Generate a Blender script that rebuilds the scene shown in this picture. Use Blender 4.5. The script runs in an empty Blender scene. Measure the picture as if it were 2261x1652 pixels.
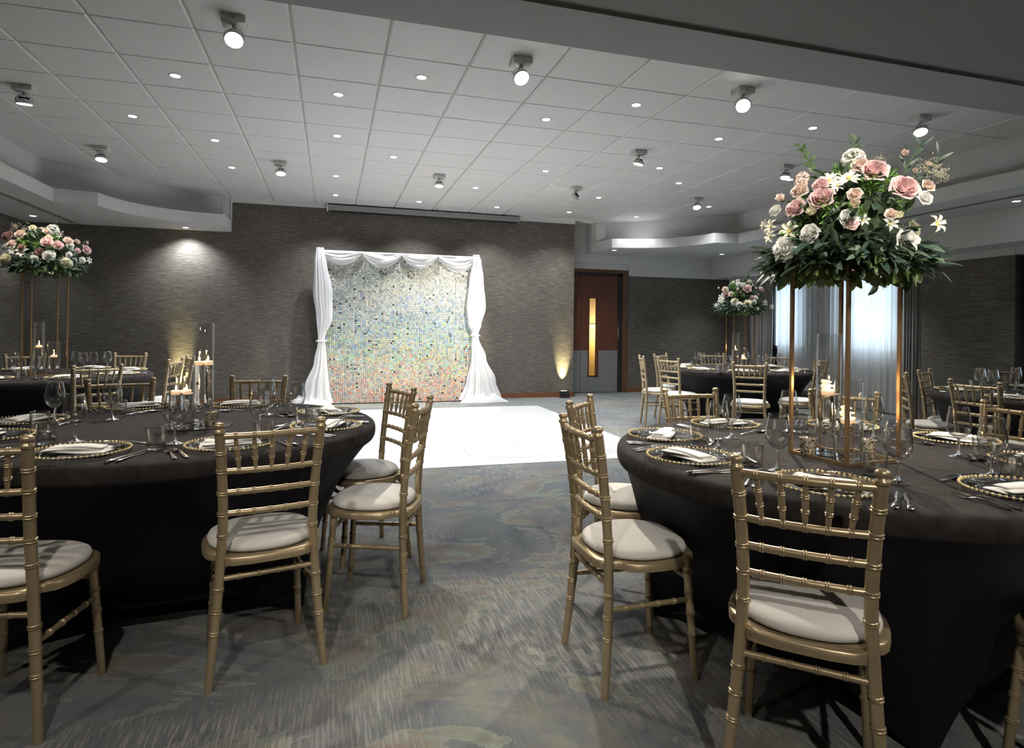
import bpy, math, random
from mathutils import Vector, Matrix, Euler
PI = math.pi
sc = bpy.context.scene
COL = sc.collection
random.seed(7)

# ------------------------------------------------------------------ camera (room axes: x along back wall, y away, z up)
FPX, HOR, YAW, ROLL, EYE = 1351.3, 725.9, -0.28675, 0.0119, 1.25
def camera():
    cy, sy, cr, sr = math.cos(YAW), math.sin(YAW), math.cos(ROLL), math.sin(ROLL)
    Ry = Matrix(((cy, sy, 0), (-sy, cy, 0), (0, 0, 1)))
    B = Matrix(((1, 0, 0), (0, 0, -1), (0, 1, 0)))
    Z = Matrix(((cr, -sr, 0), (sr, cr, 0), (0, 0, 1)))
    M = Z @ B @ Ry
    r, d, f = M[0], M[1], M[2]
    W = Matrix(((r[0], -d[0], -f[0], 0), (r[1], -d[1], -f[1], 0), (r[2], -d[2], -f[2], EYE), (0, 0, 0, 1)))
    cam = bpy.data.cameras.new('camera'); o = bpy.data.objects.new('camera', cam); COL.objects.link(o)
    o.matrix_world = W
    cam.sensor_width = 36; cam.lens = 36 * FPX / 2261; cam.shift_y = -(826 - HOR) / 2261
    cam.clip_start = .05; cam.clip_end = 100
    sc.camera = o
    return M
CM = camera()
def onz(u, v, z):
    d = CM.transposed() @ Vector(((u - 1130.5) / FPX, (v - HOR) / FPX, 1))
    s = (z - EYE) / d.z
    return (d.x * s, d.y * s)

# ------------------------------------------------------------------ materials
def newmat(n):
    m = bpy.data.materials.new(n); m.use_nodes = True
    nt = m.node_tree; nt.nodes.clear()
    out = nt.nodes.new('ShaderNodeOutputMaterial')
    return m, nt, out
def nd(nt, t, **k):
    n = nt.nodes.new(t)
    for a, b in k.items():
        if a[0] == '_': n.inputs[int(a[1:])].default_value = b
        else: setattr(n, a, b)
    return n
def pbr(n, col, rough=.5, metal=0., spec=.5, sheen=0., bump=0., bscale=200., emit=None, estr=0., coat=0., var=0., vscale=6., sub=0.):
    m, nt, out = newmat(n)
    p = nt.nodes.new('ShaderNodeBsdfPrincipled')
    p.inputs['Base Color'].default_value = (*col, 1)
    p.inputs['Roughness'].default_value = rough; p.inputs['Metallic'].default_value = metal
    p.inputs['Specular IOR Level'].default_value = spec
    p.inputs['Sheen Weight'].default_value = sheen; p.inputs['Coat Weight'].default_value = coat
    if sub: p.inputs['Subsurface Weight'].default_value = sub; p.inputs['Subsurface Radius'].default_value = (.01, .006, .004)
    if emit: p.inputs['Emission Color'].default_value = (*emit, 1); p.inputs['Emission Strength'].default_value = estr
    tc = nt.nodes.new('ShaderNodeTexCoord')
    if var:
        no = nd(nt, 'ShaderNodeTexNoise'); no.inputs['Scale'].default_value = vscale; no.inputs['Detail'].default_value = 3
        nt.links.new(tc.outputs['Object'], no.inputs['Vector'])
        mx = nd(nt, 'ShaderNodeMix', data_type='RGBA', blend_type='MULTIPLY'); mx.inputs[0].default_value = 1
        rp = nt.nodes.new('ShaderNodeValToRGB')
        rp.color_ramp.elements[0].position = .3; rp.color_ramp.elements[1].position = .7
        rp.color_ramp.elements[0].color = (1 - var, 1 - var, 1 - var, 1); rp.color_ramp.elements[1].color = (1 + var,) * 3 + (1,)
        nt.links.new(no.outputs['Fac'], rp.inputs[0]); mx.inputs[6].default_value = (*col, 1)
        nt.links.new(rp.outputs[0], mx.inputs[7]); nt.links.new(mx.outputs[2], p.inputs['Base Color'])
    if bump:
        no = nd(nt, 'ShaderNodeTexNoise'); no.inputs['Scale'].default_value = bscale
        nt.links.new(tc.outputs['Object'], no.inputs['Vector'])
        b = nt.nodes.new('ShaderNodeBump'); b.inputs['Strength'].default_value = bump; b.inputs['Distance'].default_value = .002
        nt.links.new(no.outputs['Fac'], b.inputs['Height']); nt.links.new(b.outputs[0], p.inputs['Normal'])
    nt.links.new(p.outputs[0], out.inputs[0])
    return m
def glass(n, ior=1.45, rough=0., tint=(1, 1, 1)):
    m, nt, out = newmat(n)
    g = nt.nodes.new('ShaderNodeBsdfGlass'); g.inputs['IOR'].default_value = ior
    g.inputs['Roughness'].default_value = rough; g.inputs['Color'].default_value = (*tint, 1)
    nt.links.new(g.outputs[0], out.inputs[0]); return m
def thin(n, ior=1.5, tint=(.97, .98, .98), gain=1.0):
    m, nt, out = newmat(n)
    t = nt.nodes.new('ShaderNodeBsdfTransparent'); t.inputs[0].default_value = (*tint, 1)
    g = nt.nodes.new('ShaderNodeBsdfGlossy'); g.inputs['Roughness'].default_value = .02
    f0 = nt.nodes.new('ShaderNodeLayerWeight'); f0.inputs[0].default_value = .5
    f = nd(nt, 'ShaderNodeMath', operation='POWER', _1=2.8 if gain > 1.4 else 4.5); nt.links.new(f0.outputs['Facing'], f.inputs[0])
    ml = nd(nt, 'ShaderNodeMath', operation='MULTIPLY_ADD'); ml.inputs[1].default_value = .8 * gain; ml.inputs[2].default_value = .11 if gain > 1.4 else ((ior - 1) / (ior + 1)) ** 2 * 1.4; ml.use_clamp = True
    x = nt.nodes.new('ShaderNodeMixShader')
    nt.links.new(f.outputs[0], ml.inputs[0]); nt.links.new(ml.outputs[0], x.inputs[0])
    nt.links.new(t.outputs[0], x.inputs[1]); nt.links.new(g.outputs[0], x.inputs[2])
    nt.links.new(x.outputs[0], out.inputs[0]); return m
def emis(n, col, s):
    m, nt, out = newmat(n)
    e = nt.nodes.new('ShaderNodeEmission'); e.inputs[0].default_value = (*col, 1); e.inputs[1].default_value = s
    nt.links.new(e.outputs[0], out.inputs[0]); return m
def cloth(n, col, transp=.3, transl=.4):
    m, nt, out = newmat(n)
    d = nt.nodes.new('ShaderNodeBsdfDiffuse'); d.inputs[0].default_value = (*col, 1)
    l = nt.nodes.new('ShaderNodeBsdfTranslucent'); l.inputs[0].default_value = (*col, 1)
    t = nt.nodes.new('ShaderNodeBsdfTransparent')
    a = nt.nodes.new('ShaderNodeMixShader'); a.inputs[0].default_value = transl
    b = nt.nodes.new('ShaderNodeMixShader'); b.inputs[0].default_value = transp
    nt.links.new(d.outputs[0], a.inputs[1]); nt.links.new(l.outputs[0], a.inputs[2])
    nt.links.new(a.outputs[0], b.inputs[1]); nt.links.new(t.outputs[0], b.inputs[2])
    nt.links.new(b.outputs[0], out.inputs[0]); return m
def ramp(nt, src, stops, interp='LINEAR'):
    r = nt.nodes.new('ShaderNodeValToRGB'); cr = r.color_ramp; cr.interpolation = interp
    while len(cr.elements) < len(stops): cr.elements.new(.5)
    for e, (p, c) in zip(cr.elements, stops): e.position = p; e.color = (*c, 1) if len(c) == 3 else c
    nt.links.new(src, r.inputs[0]); return r
def noise(nt, vec, scale, detail=3, rough=.5, dist=0., mapscale=None, loc=(0, 0, 0), rot=(0, 0, 0)):
    if mapscale or loc != (0, 0, 0):
        mp = nt.nodes.new('ShaderNodeMapping'); mp.inputs['Scale'].default_value = mapscale or (1, 1, 1)
        mp.inputs['Location'].default_value = loc; mp.inputs['Rotation'].default_value = rot
        nt.links.new(vec, mp.inputs['Vector']); vec = mp.outputs[0]
    n = nt.nodes.new('ShaderNodeTexNoise'); n.inputs['Scale'].default_value = scale
    n.inputs['Detail'].default_value = detail; n.inputs['Roughness'].default_value = rough
    n.inputs['Distortion'].default_value = dist
    nt.links.new(vec, n.inputs['Vector']); return n
def mixc(nt, fac, a, b, mode='MIX'):
    m = nd(nt, 'ShaderNodeMix', data_type='RGBA', blend_type=mode)
    for s, i in ((fac, 0), (a, 6), (b, 7)):
        if isinstance(s, (int, float)): m.inputs[i].default_value = s
        elif isinstance(s, tuple): m.inputs[i].default_value = (*s, 1)
        else: nt.links.new(s, m.inputs[i])
    return m.outputs[2]

def m_wallpaper():
    m, nt, out = newmat('grasscloth_wallpaper')
    p = nt.nodes.new('ShaderNodeBsdfPrincipled'); p.inputs['Roughness'].default_value = .62
    p.inputs['Specular IOR Level'].default_value = .35
    tc = nt.nodes.new('ShaderNodeTexCoord').outputs['Object']
    a = noise(nt, tc, 1, 4, .6, 0, (5, 5, 150)); b = noise(nt, tc, 1, 3, .6, 0, (14, 14, 420), (3, 1, 2))
    c = noise(nt, tc, 1.3, 2)
    s = nd(nt, 'ShaderNodeMath', operation='ADD'); nt.links.new(a.outputs['Fac'], s.inputs[0]); nt.links.new(b.outputs['Fac'], s.inputs[1])
    h = nd(nt, 'ShaderNodeMath', operation='MULTIPLY', _1=.5); nt.links.new(s.outputs[0], h.inputs[0])
    r = ramp(nt, h.outputs[0], [(.33, (.034, .029, .023)), (.46, (.098, .086, .071)), (.55, (.158, .142, .120)), (.66, (.30, .28, .245))])
    r2 = ramp(nt, c.outputs['Fac'], [(.3, (.85, .85, .85)), (.7, (1.1, 1.1, 1.1))])
    nt.links.new(mixc(nt, 1., r.outputs[0], r2.outputs[0], 'MULTIPLY'), p.inputs['Base Color'])
    bp = nt.nodes.new('ShaderNodeBump'); bp.inputs['Strength'].default_value = .5; bp.inputs['Distance'].default_value = .003
    nt.links.new(h.outputs[0], bp.inputs['Height']); nt.links.new(bp.outputs[0], p.inputs['Normal'])
    nt.links.new(p.outputs[0], out.inputs[0]); return m
def m_carpet():
    m, nt, out = newmat('patterned_carpet')
    p = nt.nodes.new('ShaderNodeBsdfPrincipled'); p.inputs['Roughness'].default_value = .95; p.inputs['Specular IOR Level'].default_value = .1
    p.inputs['Sheen Weight'].default_value = .1
    tc = nt.nodes.new('ShaderNodeTexCoord').outputs['Object']
    P = noise(nt, tc, .95, 7, .62, .7, (1, 1.5, 1), (3.1, 1.7, 0))
    base = ramp(nt, P.outputs['Fac'], [(.30, (.085, .095, .105)), (.40, (.13, .14, .15)), (.455, (.155, .14, .125)), (.475, (.18, .165, .15)), (.478, (.16, .175, .155)),
                                       (.50, (.195, .21, .195)), (.503, (.115, .125, .135)), (.58, (.135, .145, .155)), (.62, (.175, .175, .16)), (.70, (.095, .105, .12))])
    Q = noise(nt, tc, 2.3, 6, .65, 1.0, (1, 1.3, 1), (9, 4, 0))
    tint = ramp(nt, Q.outputs['Fac'], [(.35, (.78, .80, .86)), (.47, (1, 1, 1)), (.53, (.96, 1.04, .94)), (.6, (1.10, 1.03, .97)), (.7, (.9, .9, .97))])
    c = mixc(nt, .9, base.outputs[0], tint.outputs[0], 'MULTIPLY')
    S = noise(nt, tc, 1, 3, .6, 0, (125, 7, 1)); S2 = noise(nt, tc, 1, 2, .7, 0, (380, 170, 1))
    ad = nd(nt, 'ShaderNodeMath', operation='MULTIPLY_ADD', _1=.6); nt.links.new(S2.outputs['Fac'], ad.inputs[0]); nt.links.new(S.outputs['Fac'], ad.inputs[2])
    sm = ramp(nt, ad.outputs[0], [(.815, (0, 0, 0)), (.865, (1, 1, 1))])
    K = noise(nt, tc, .8, 4, .6, .5, (1, 1.2, 1), (1.3, 8.2, 0)); km = ramp(nt, K.outputs['Fac'], [(.44, (.10, .10, .10)), (.56, (.85, .85, .85))])
    f = mixc(nt, 1., sm.outputs[0], km.outputs[0], 'MULTIPLY')
    c = mixc(nt, f, c, (.27, .262, .245))
    G = noise(nt, tc, 420, 2, .6); gm = ramp(nt, G.outputs['Fac'], [(.3, (.72, .72, .72)), (.7, (1.25, 1.25, 1.25))])
    c = mixc(nt, .8, c, gm.outputs[0], 'MULTIPLY')
    nt.links.new(c, p.inputs['Base Color'])
    bp = nt.nodes.new('ShaderNodeBump'); bp.inputs['Strength'].default_value = .5; bp.inputs['Distance'].default_value = .004
    nt.links.new(G.outputs['Fac'], bp.inputs['Height']); nt.links.new(bp.outputs[0], p.inputs['Normal'])
    nt.links.new(p.outputs[0], out.inputs[0]); return m
def m_wood(n, a, b, sc_=(30, 30, 2), rough=.4):
    m, nt, out = newmat(n)
    p = nt.nodes.new('ShaderNodeBsdfPrincipled'); p.inputs['Roughness'].default_value = rough
    tc = nt.nodes.new('ShaderNodeTexCoord').outputs['Object']
    N = noise(nt, tc, 1, 5, .6, .4, sc_)
    nt.links.new(ramp(nt, N.outputs['Fac'], [(.3, a), (.7, b)]).outputs[0], p.inputs['Base Color'])
    nt.links.new(p.outputs[0], out.inputs[0]); return m
def m_holo():
    # holographic sequin foil: silver with a diffraction hue that shifts with viewing height and each sequin's tilt
    m, nt, out = newmat('holographic_sequin_foil')
    p = nt.nodes.new('ShaderNodeBsdfPrincipled'); p.inputs['Metallic'].default_value = .5; p.inputs['Roughness'].default_value = .26
    at = nd(nt, 'ShaderNodeAttribute', attribute_name='tilt')
    sx = nt.nodes.new('ShaderNodeSeparateColor'); nt.links.new(at.outputs['Color'], sx.inputs[0])
    g = nt.nodes.new('ShaderNodeNewGeometry'); sp = nt.nodes.new('ShaderNodeSeparateXYZ'); nt.links.new(g.outputs['Incoming'], sp.inputs[0])
    a = nd(nt, 'ShaderNodeMath', operation='MULTIPLY_ADD', _1=-7.0, _2=.62); nt.links.new(sp.outputs['Z'], a.inputs[0])
    b = nd(nt, 'ShaderNodeMath', operation='MULTIPLY_ADD', _1=.62); nt.links.new(sx.outputs[0], b.inputs[0]); nt.links.new(a.outputs[0], b.inputs[2])
    b2 = nd(nt, 'ShaderNodeMath', operation='ADD', _1=-.31); nt.links.new(b.outputs[0], b2.inputs[0])
    hue = ramp(nt, b2.outputs[0], [(0, (1., .42, .30)), (.10, (1., .60, .28)), (.22, (1., .85, .32)), (.36, (.6, 1., .40)), (.52, (.45, .95, .9)),
                                   (.68, (.28, .42, 1.)), (.80, (.5, .66, .8)), (.92, (.85, .8, .66))])
    silver = ramp(nt, sx.outputs[1], [(0, (.16, .19, .19)), (.25, (.36, .42, .42)), (.5, (.56, .62, .58)), (.75, (.72, .72, .60)), (1, (.95, .95, .88))])
    v = nd(nt, 'ShaderNodeMath', operation='POWER', _1=1.3); nt.links.new(sx.outputs[2], v.inputs[0])
    c = mixc(nt, v.outputs[0], silver.outputs[0], hue.outputs[0])
    nt.links.new(c, p.inputs['Base Color']); nt.links.new(p.outputs[0], out.inputs[0]); return m
def m_dance():
    m, nt, out = newmat('glossy_white_dance_panel')
    p = nt.nodes.new('ShaderNodeBsdfPrincipled'); p.inputs['Base Color'].default_value = (.70, .70, .71, 1); p.inputs['Roughness'].default_value = .16
    p.inputs['Coat Weight'].default_value = .3; p.inputs['Coat Roughness'].default_value = .08
    nt.links.new(p.outputs[0], out.inputs[0]); return m
def m_leaf(n, a, b, rough=.45):
    m, nt, out = newmat(n)
    p = nt.nodes.new('ShaderNodeBsdfPrincipled'); p.inputs['Roughness'].default_value = rough
    at = nd(nt, 'ShaderNodeAttribute', attribute_name='tilt'); sx = nt.nodes.new('ShaderNodeSeparateColor'); nt.links.new(at.outputs['Color'], sx.inputs[0])
    c = ramp(nt, sx.outputs[0], [(0, a), (1, b)])
    t = nt.nodes.new('ShaderNodeBsdfTranslucent'); nt.links.new(c.outputs[0], p.inputs['Base Color']); nt.links.new(c.outputs[0], t.inputs[0])
    x = nt.nodes.new('ShaderNodeMixShader'); x.inputs[0].default_value = .22
    nt.links.new(p.outputs[0], x.inputs[1]); nt.links.new(t.outputs[0], x.inputs[2]); nt.links.new(x.outputs[0], out.inputs[0]); return m
def m_petal(n, col):
    m, nt, out = newmat(n)
    p = nt.nodes.new('ShaderNodeBsdfPrincipled'); p.inputs['Roughness'].default_value = .6; p.inputs['Base Color'].default_value = (*col, 1)
    t = nt.nodes.new('ShaderNodeBsdfTranslucent'); t.inputs[0].default_value = (*col, 1)
    x = nt.nodes.new('ShaderNodeMixShader'); x.inputs[0].default_value = .42
    nt.links.new(p.outputs[0], x.inputs[1]); nt.links.new(t.outputs[0], x.inputs[2]); nt.links.new(x.outputs[0], out.inputs[0]); return m
def m_mercury():
    m, nt, out = newmat('mercury_glass')
    p = nt.nodes.new('ShaderNodeBsdfPrincipled'); p.inputs['Metallic'].default_value = .55; p.inputs['Roughness'].default_value = .2
    tc = nt.nodes.new('ShaderNodeTexCoord').outputs['Object']; N = noise(nt, tc, 120, 4, .7)
    nt.links.new(ramp(nt, N.outputs['Fac'], [(.42, (.05, .04, .03)), (.5, (.75, .66, .45)), (.62, (.95, .92, .85))]).outputs[0], p.inputs['Base Color'])
    nt.links.new(p.outputs[0], out.inputs[0]); return m

M = dict(
    gold=pbr('gold_lacquer', (.46, .365, .225), .36, .62, bump=.06, bscale=60, var=.08, vscale=14),
    pad=pbr('ivory_seat_fabric', (.66, .64, .60), .8, sheen=.2, bump=.15, bscale=500),
    black=pbr('black_stretch_fabric', (.0065, .006, .0105), .7, spec=.25),
    velvet=pbr('charcoal_velvet', (.025, .0215, .021), .92, spec=.2, sheen=.03, var=.35, vscale=26, bump=.2, bscale=350),
    linen=pbr('white_linen', (.86, .85, .82), .85, sheen=.1, bump=.1, bscale=600),
    beads=pbr('gold_beads', (.90, .74, .40), .25, .5),
    steel=pbr('polished_steel', (.75, .74, .72), .14, 1.),
    glass=glass('clear_glass', 1.45), water=glass('vase_water', 1.33), thin=thin('thin_clear_glass', 1.5, (.975, .98, .98), 1.3),
    wine=thin('thin_glassware', 1.75, (.99, .993, .993), 1.7), disc=thin('charger_glass', 1.45, (.93, .94, .94), 1.5),
    wax=pbr('candle_wax', (.85, .78, .66), .5, emit=(1., .62, .32), estr=.9),
    flame=emis('flame', (1., .58, .22), 60), wick=pbr('wick', (.02, .02, .02), .9),
    rose_gold=pbr('rose_gold_metal', (.47, .33, .19), .34, .85), mirror=pbr('mirror_glass', (.8, .82, .8), .03, 1.),
    mercury=m_mercury(), wall=m_wallpaper(), carpet=m_carpet(),
    white=pbr('white_paint', (.66, .66, .65), .75, bump=.03, bscale=90), tile=pbr('white_ceiling_tile', (.70, .695, .68), .6, bump=.03, bscale=60),
    beam=pbr('beam_dimmed_paint', (.36, .36, .355), .8), grey=pbr('grey_paint_dim_ceiling', (.27, .27, .265), .8), vent=pbr('vent_grey', (.16, .155, .14), .6), dark=pbr('black_plastic', (.012, .012, .013), .5),  # near ceiling and beam darker than tiles, partly edge dimness put in colour
    oak=m_wood('oiled_oak', (.085, .036, .016), (.15, .065, .030), (40, 40, 3)), mahog=m_wood('mahogany_veneer', (.085, .026, .012), (.135, .045, .022), (26, 26, 1.5)),
    kick=pbr('grey_kick_plate', (.20, .20, .20), .45), navy=pbr('navy_painted_shade', (.01, .014, .026), .6),
    vision=thin('vision_glass', 1.5, (.95, .93, .8), 1.), corridor=emis('lit_corridor', (1., .74, .36), .62), corr2=pbr('corridor_wall', (.7, .6, .4), .8),
    drape=pbr('grey_drape_fabric', (.27, .25, .235), .9, sheen=.15, bump=.1, bscale=400), sheer=cloth('sheer_voile', (.82, .80, .765), .03, .5),
    chiffon=cloth('white_chiffon', (.88, .88, .89), .24, .35), whitemetal=pbr('white_metal', (.62, .61, .59), .35),
    lens=emis('lamp_lens', (1., .93, .82), 22), dlens=emis('downlight_lens', (.93, .96, 1.), 14), heat=pbr('heat_sink', (.02, .018, .016), .5, .6),
    holo=m_holo(), foil_back=pbr('sequin_backing', (.05, .055, .05), .5), dance=m_dance(), star=emis('starlight_led', (.95, .97, 1.), 4), alum=pbr('aluminium_edge', (.75, .75, .76), .25, .8),
    seam=pbr('panel_seam', (.12, .12, .125), .5),
    moss=pbr('moss', (.02, .035, .012), .95, bump=1., bscale=90),
    rose_pink=m_petal('pink_petal', (.90, .68, .67)), rose_blush=m_petal('blush_petal', (.92, .78, .70)),
    rose_cream=m_petal('cream_petal', (.90, .87, .70)), rose_white=m_petal('white_petal', (.92, .92, .88)),
    mauve=m_petal('mauve_petal', (.55, .36, .34)), yolk=pbr('flower_centre', (.75, .55, .08), .7), stem=pbr('green_stem', (.10, .16, .05), .6),
    euca=m_leaf('eucalyptus_leaf', (.045, .085, .03), (.15, .24, .08)), ruscus=m_leaf('ruscus_leaf', (.022, .05, .035), (.14, .20, .14)), fern=m_leaf('fern_leaf', (.06, .16, .02), (.20, .42, .06), .6),
    uplens=emis('uplight_lens', (1., .9, .5), 8), pane=thin('window_glass', 1.5, (.95, .97, .97), 1.), upvc=pbr('window_frame_white', (.7, .7, .7), .4),
    skirt=m_wood('oak_skirting', (.13, .05, .022), (.22, .09, .04), (3, 3, 40)),
)

# ------------------------------------------------------------------ mesh builder
class MB:
    def __init__(s): s.v = []; s.f = []; s.c = None
    def add(s, v, f, T=None, col=None):
        n = len(s.v)
        s.v += [tuple(T @ Vector(p)) for p in v] if T else [tuple(p) for p in v]
        s.f += [tuple(i + n for i in q) for q in f]
        if col is not None:
            if s.c is None: s.c = [(.5, .5, .5)] * n
            s.c += [col] * len(v)
        return s
    def box(s, x0, x1, y0, y1, z0, z1, T=None):
        v = [(x, y, z) for x in (x0, x1) for y in (y0, y1) for z in (z0, z1)]
        return s.add(v, [(0, 1, 3, 2), (4, 6, 7, 5), (0, 4, 5, 1), (2, 3, 7, 6), (0, 2, 6, 4), (1, 5, 7, 3)], T)
    def bbox(s, x0, x1, y0, y1, z0, z1, b=.003, T=None):      # box with chamfered edges
        pts = []
        for z, ins in ((z0, b), (z0 + b, 0), (z1 - b, 0), (z1, b)):
            a0, a1, b0, b1 = x0 + ins, x1 - ins, y0 + ins, y1 - ins
            pts.append([(a0 + b, b0, z), (a1 - b, b0, z), (a1, b0 + b, z), (a1, b1 - b, z), (a1 - b, b1, z), (a0 + b, b1, z), (a0, b1 - b, z), (a0, b0 + b, z)])
        return s.loft(pts, T=T)
    def loft(s, rings, cap=True, closed=True, T=None, col=None):
        n = len(rings[0]); v = [p for r in rings for p in r]; f = []
        for i in range(len(rings) - 1):
            for j in range(n if closed else n - 1):
                k = (j + 1) % n; f.append((i * n + j, i * n + k, (i + 1) * n + k, (i + 1) * n + j))
        if cap and closed: f.append(tuple(range(n - 1, -1, -1))); f.append(tuple((len(rings) - 1) * n + j for j in range(n)))
        return s.add(v, f, T, col)
    def lathe(s, prof, seg=24, T=None, close=False):
        v = []; f = []; n = len(prof)
        for r, z in prof:
            for j in range(seg):
                a = 2 * PI * j / seg; v.append((r * math.cos(a), r * math.sin(a), z))
        for i in range(n if close else n - 1):
            i2 = (i + 1) % n
            for j in range(seg):
                k = (j + 1) % seg
                if prof[i][0] < 1e-6 and prof[i2][0] < 1e-6: continue
                f.append((i * seg + j, i * seg + k, i2 * seg + k, i2 * seg + j))
        return s.add(v, f, T)
    def tube(s, pts, rad, seg=10, T=None, cap=True):
        pts = [Vector(p) for p in pts]; n = len(pts)
        rr = rad if isinstance(rad, (list, tuple)) else [rad] * n
        rings = []; up = None
        for i, p in enumerate(pts):
            d = (pts[min(i + 1, n - 1)] - pts[max(i - 1, 0)]).normalized()
            if up is None:
                up = Vector((0, 0, 1)) if abs(d.z) < .9 else Vector((1, 0, 0))
            a = d.cross(up).normalized(); b = a.cross(d).normalized(); up = b
            rings.append([tuple(p + (a * math.cos(2 * PI * j / seg) + b * math.sin(2 * PI * j / seg)) * rr[i]) for j in range(seg)])
        return s.loft(rings, cap, T=T)
    def prism(s, poly, z0, z1, T=None):
        n = len(poly); v = [(x, y, z0) for x, y in poly] + [(x, y, z1) for x, y in poly]
        f = [tuple(range(n - 1, -1, -1)), tuple(range(n, 2 * n))] + [(i, (i + 1) % n, n + (i + 1) % n, n + i) for i in range(n)]
        return s.add(v, f, T)
    def mesh(s, name, mat, smooth=True, ang=.7):
        me = bpy.data.meshes.new(name); me.from_pydata(s.v, [], s.f); me.materials.append(M[mat])
        if s.c is not None:
            at = me.color_attributes.new('tilt', 'FLOAT_COLOR', 'POINT')
            for i, c in enumerate(s.c): at.data[i].color = (*c, 1)
        if smooth:
            me.shade_smooth()
            try: me.set_sharp_from_angle(angle=ang)
            except Exception: pass
        me.update(); return me
def ob(name, me, parent=None, T=None):
    o = bpy.data.objects.new(name, me); COL.objects.link(o)
    if parent: o.parent = parent
    if T is not None: o.matrix_local = T
    return o
def tag(o, label=None, cat=None, group=None, kind=None):
    if label: o['label'] = label
    if cat: o['category'] = cat
    if group: o['group'] = group
    if kind: o['kind'] = kind
    return o
def thing(name, loc=(0, 0, 0), rz=0, label=None, cat=None, group=None):
    o = bpy.data.objects.new(name, None); COL.objects.link(o); o.empty_display_size = .1
    o.location = loc; o.rotation_euler = (0, 0, rz)
    return tag(o, label, cat, group)
KIDS = {}
def dup(root, loc, rz, label, group=None, rot=None):
    def rec(o, par):
        c = o.copy(); COL.objects.link(c)
        if par: c.parent = par
        for ch in list(o.children): rec(ch, c)
        return c
    r = rec(root, None); r.location = loc; r.rotation_euler = rot or (0, 0, rz); r['label'] = label
    if group: r['group'] = group
    return r
def struct(name, mb, mat, smooth=False, label=None):
    o = ob(name, mb.mesh(name, mat, smooth)); o['kind'] = 'structure'
    if label: o['label'] = label
    return o
def Tr(x, y, z, rz=0, rx=0, ry=0, s=1.):
    return Matrix.Translation((x, y, z)) @ Euler((rx, ry, rz)).to_matrix().to_4x4() @ Matrix.Scale(s, 4)
class Proto:
    """first use moves the prototype itself, later uses copy it"""
    def __init__(s, root): s.root = root; s.used = False
    def put(s, loc, rz, label, group=None, rot=None):
        if not s.used:
            s.used = True; r = s.root; r.location = loc; r.rotation_euler = rot or (0, 0, rz); r['label'] = label
            if group: r['group'] = group
            return r
        return dup(s.root, loc, rz, label, group, rot)

# ------------------------------------------------------------------ the room
H, YB, YF, XL, XR, ZS, ZL = 3.272, 10.6, 11.17, -4.31, 8.10, 2.732, 2.895
YK = -4.2
b = MB().box(XL - .3, 9.2, YK - .2, 11.6, -.12, 0); struct('floor', b, 'carpet', label='patterned grey carpet with sage, brown and cream streaks')
# tiled ceiling: bevelled metal tiles on a grid
b = MB()
x0, y0, dx, dy = .354, 4.632, .6385, .5965
xs = [x0 + dx * k for k in range(-6, 12)]; ys = [y0 + dy * k for k in range(-9, 11)]
def clipq(v, a, c): return max(a, min(c, v))
for i in range(len(xs) - 1):
    for j in range(len(ys) - 1):
        ax, bx_, ay, by = max(xs[i], -3.6), min(xs[i + 1], 6.9), ys[j], min(ys[j + 1], YB if xs[i] < 4.2 else 11.2)
        if bx_ - ax < .05 or by - ay < .05: continue
        g1, w1, g2, w2 = .004, .014, .0022, .006
        o_ = [(ax + g1, ay + g2), (bx_ - g1, ay + g2), (bx_ - g1, by - g2), (ax + g1, by - g2)]
        n_ = [(ax + g1 + w1, ay + g2 + w2), (bx_ - g1 - w1, ay + g2 + w2), (bx_ - g1 - w1, by - g2 - w2), (ax + g1 + w1, by - g2 - w2)]
        dz = random.uniform(-.0006, .0006)
        v = [(x, y, H + .02) for x, y in o_] + [(x, y, H + .009) for x, y in o_] + [(x, y, H + dz) for x, y in n_]
        f = [(8, 11, 10, 9)]
        for k in range(4):
            k2 = (k + 1) % 4; f += [(k, k + 4, k2 + 4, k2), (k + 4, k + 8, k2 + 8, k2 + 4)]
        b.add(v, f)
b.box(-3.7, 7.0, YK, 11.4, H + .02, H + .06)
struct('ceiling', b, 'tile', label='white square-tiled ceiling')
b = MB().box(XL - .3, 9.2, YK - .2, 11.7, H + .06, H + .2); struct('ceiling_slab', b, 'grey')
# dropped ceiling strip over the viewer
b = MB().box(-4.4, 8.3, 3.12, 3.54, 3.0, H + .05); struct('ceiling_near', MB().box(-4.4, 8.3, YK, 3.12, 3.022, H + .05), 'grey', label='plain ceiling, partly dimmed in its colour, over the near end of the room'); struct('ceiling_beam', b, 'beam', label='plain dropped ceiling strip across the near end of the room')
# walls
b = MB().box(XL - .2, 4.32, YB, 11.5, 0, H + .05); struct('wall_back', b, 'wall', label='grey horizontal-grained wallpaper wall behind the backdrop')
b = MB().box(XL - .2, XL, YK, YB, 0, H + .05); struct('wall_left', b, 'wall')
b = MB().box(XL - .2, 9.2, YK - .2, YK, 0, H + .05); struct('wall_front', b, 'wall')
fx0, fx1 = 4.32, 5.697
b = MB().box(fx1, 8.6, YF, 11.5, 0, 2.5); b.box(fx0 - .1, fx1, YF, 11.5, 2.445, H + .05); b.box(fx1, 8.6, YF, 11.5, 2.5, H + .05)
struct('wall_far', b, 'wall', label='wallpapered wall beside the door')
b = MB().box(fx0, 5.72, 11.10, YF + .02, 2.56, H + .04); b.box(fx0, 5.72, 11.15, YF + .01, 2.445, 2.56); struct('trim_1', b, 'white', label='white header panel over the door')
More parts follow.
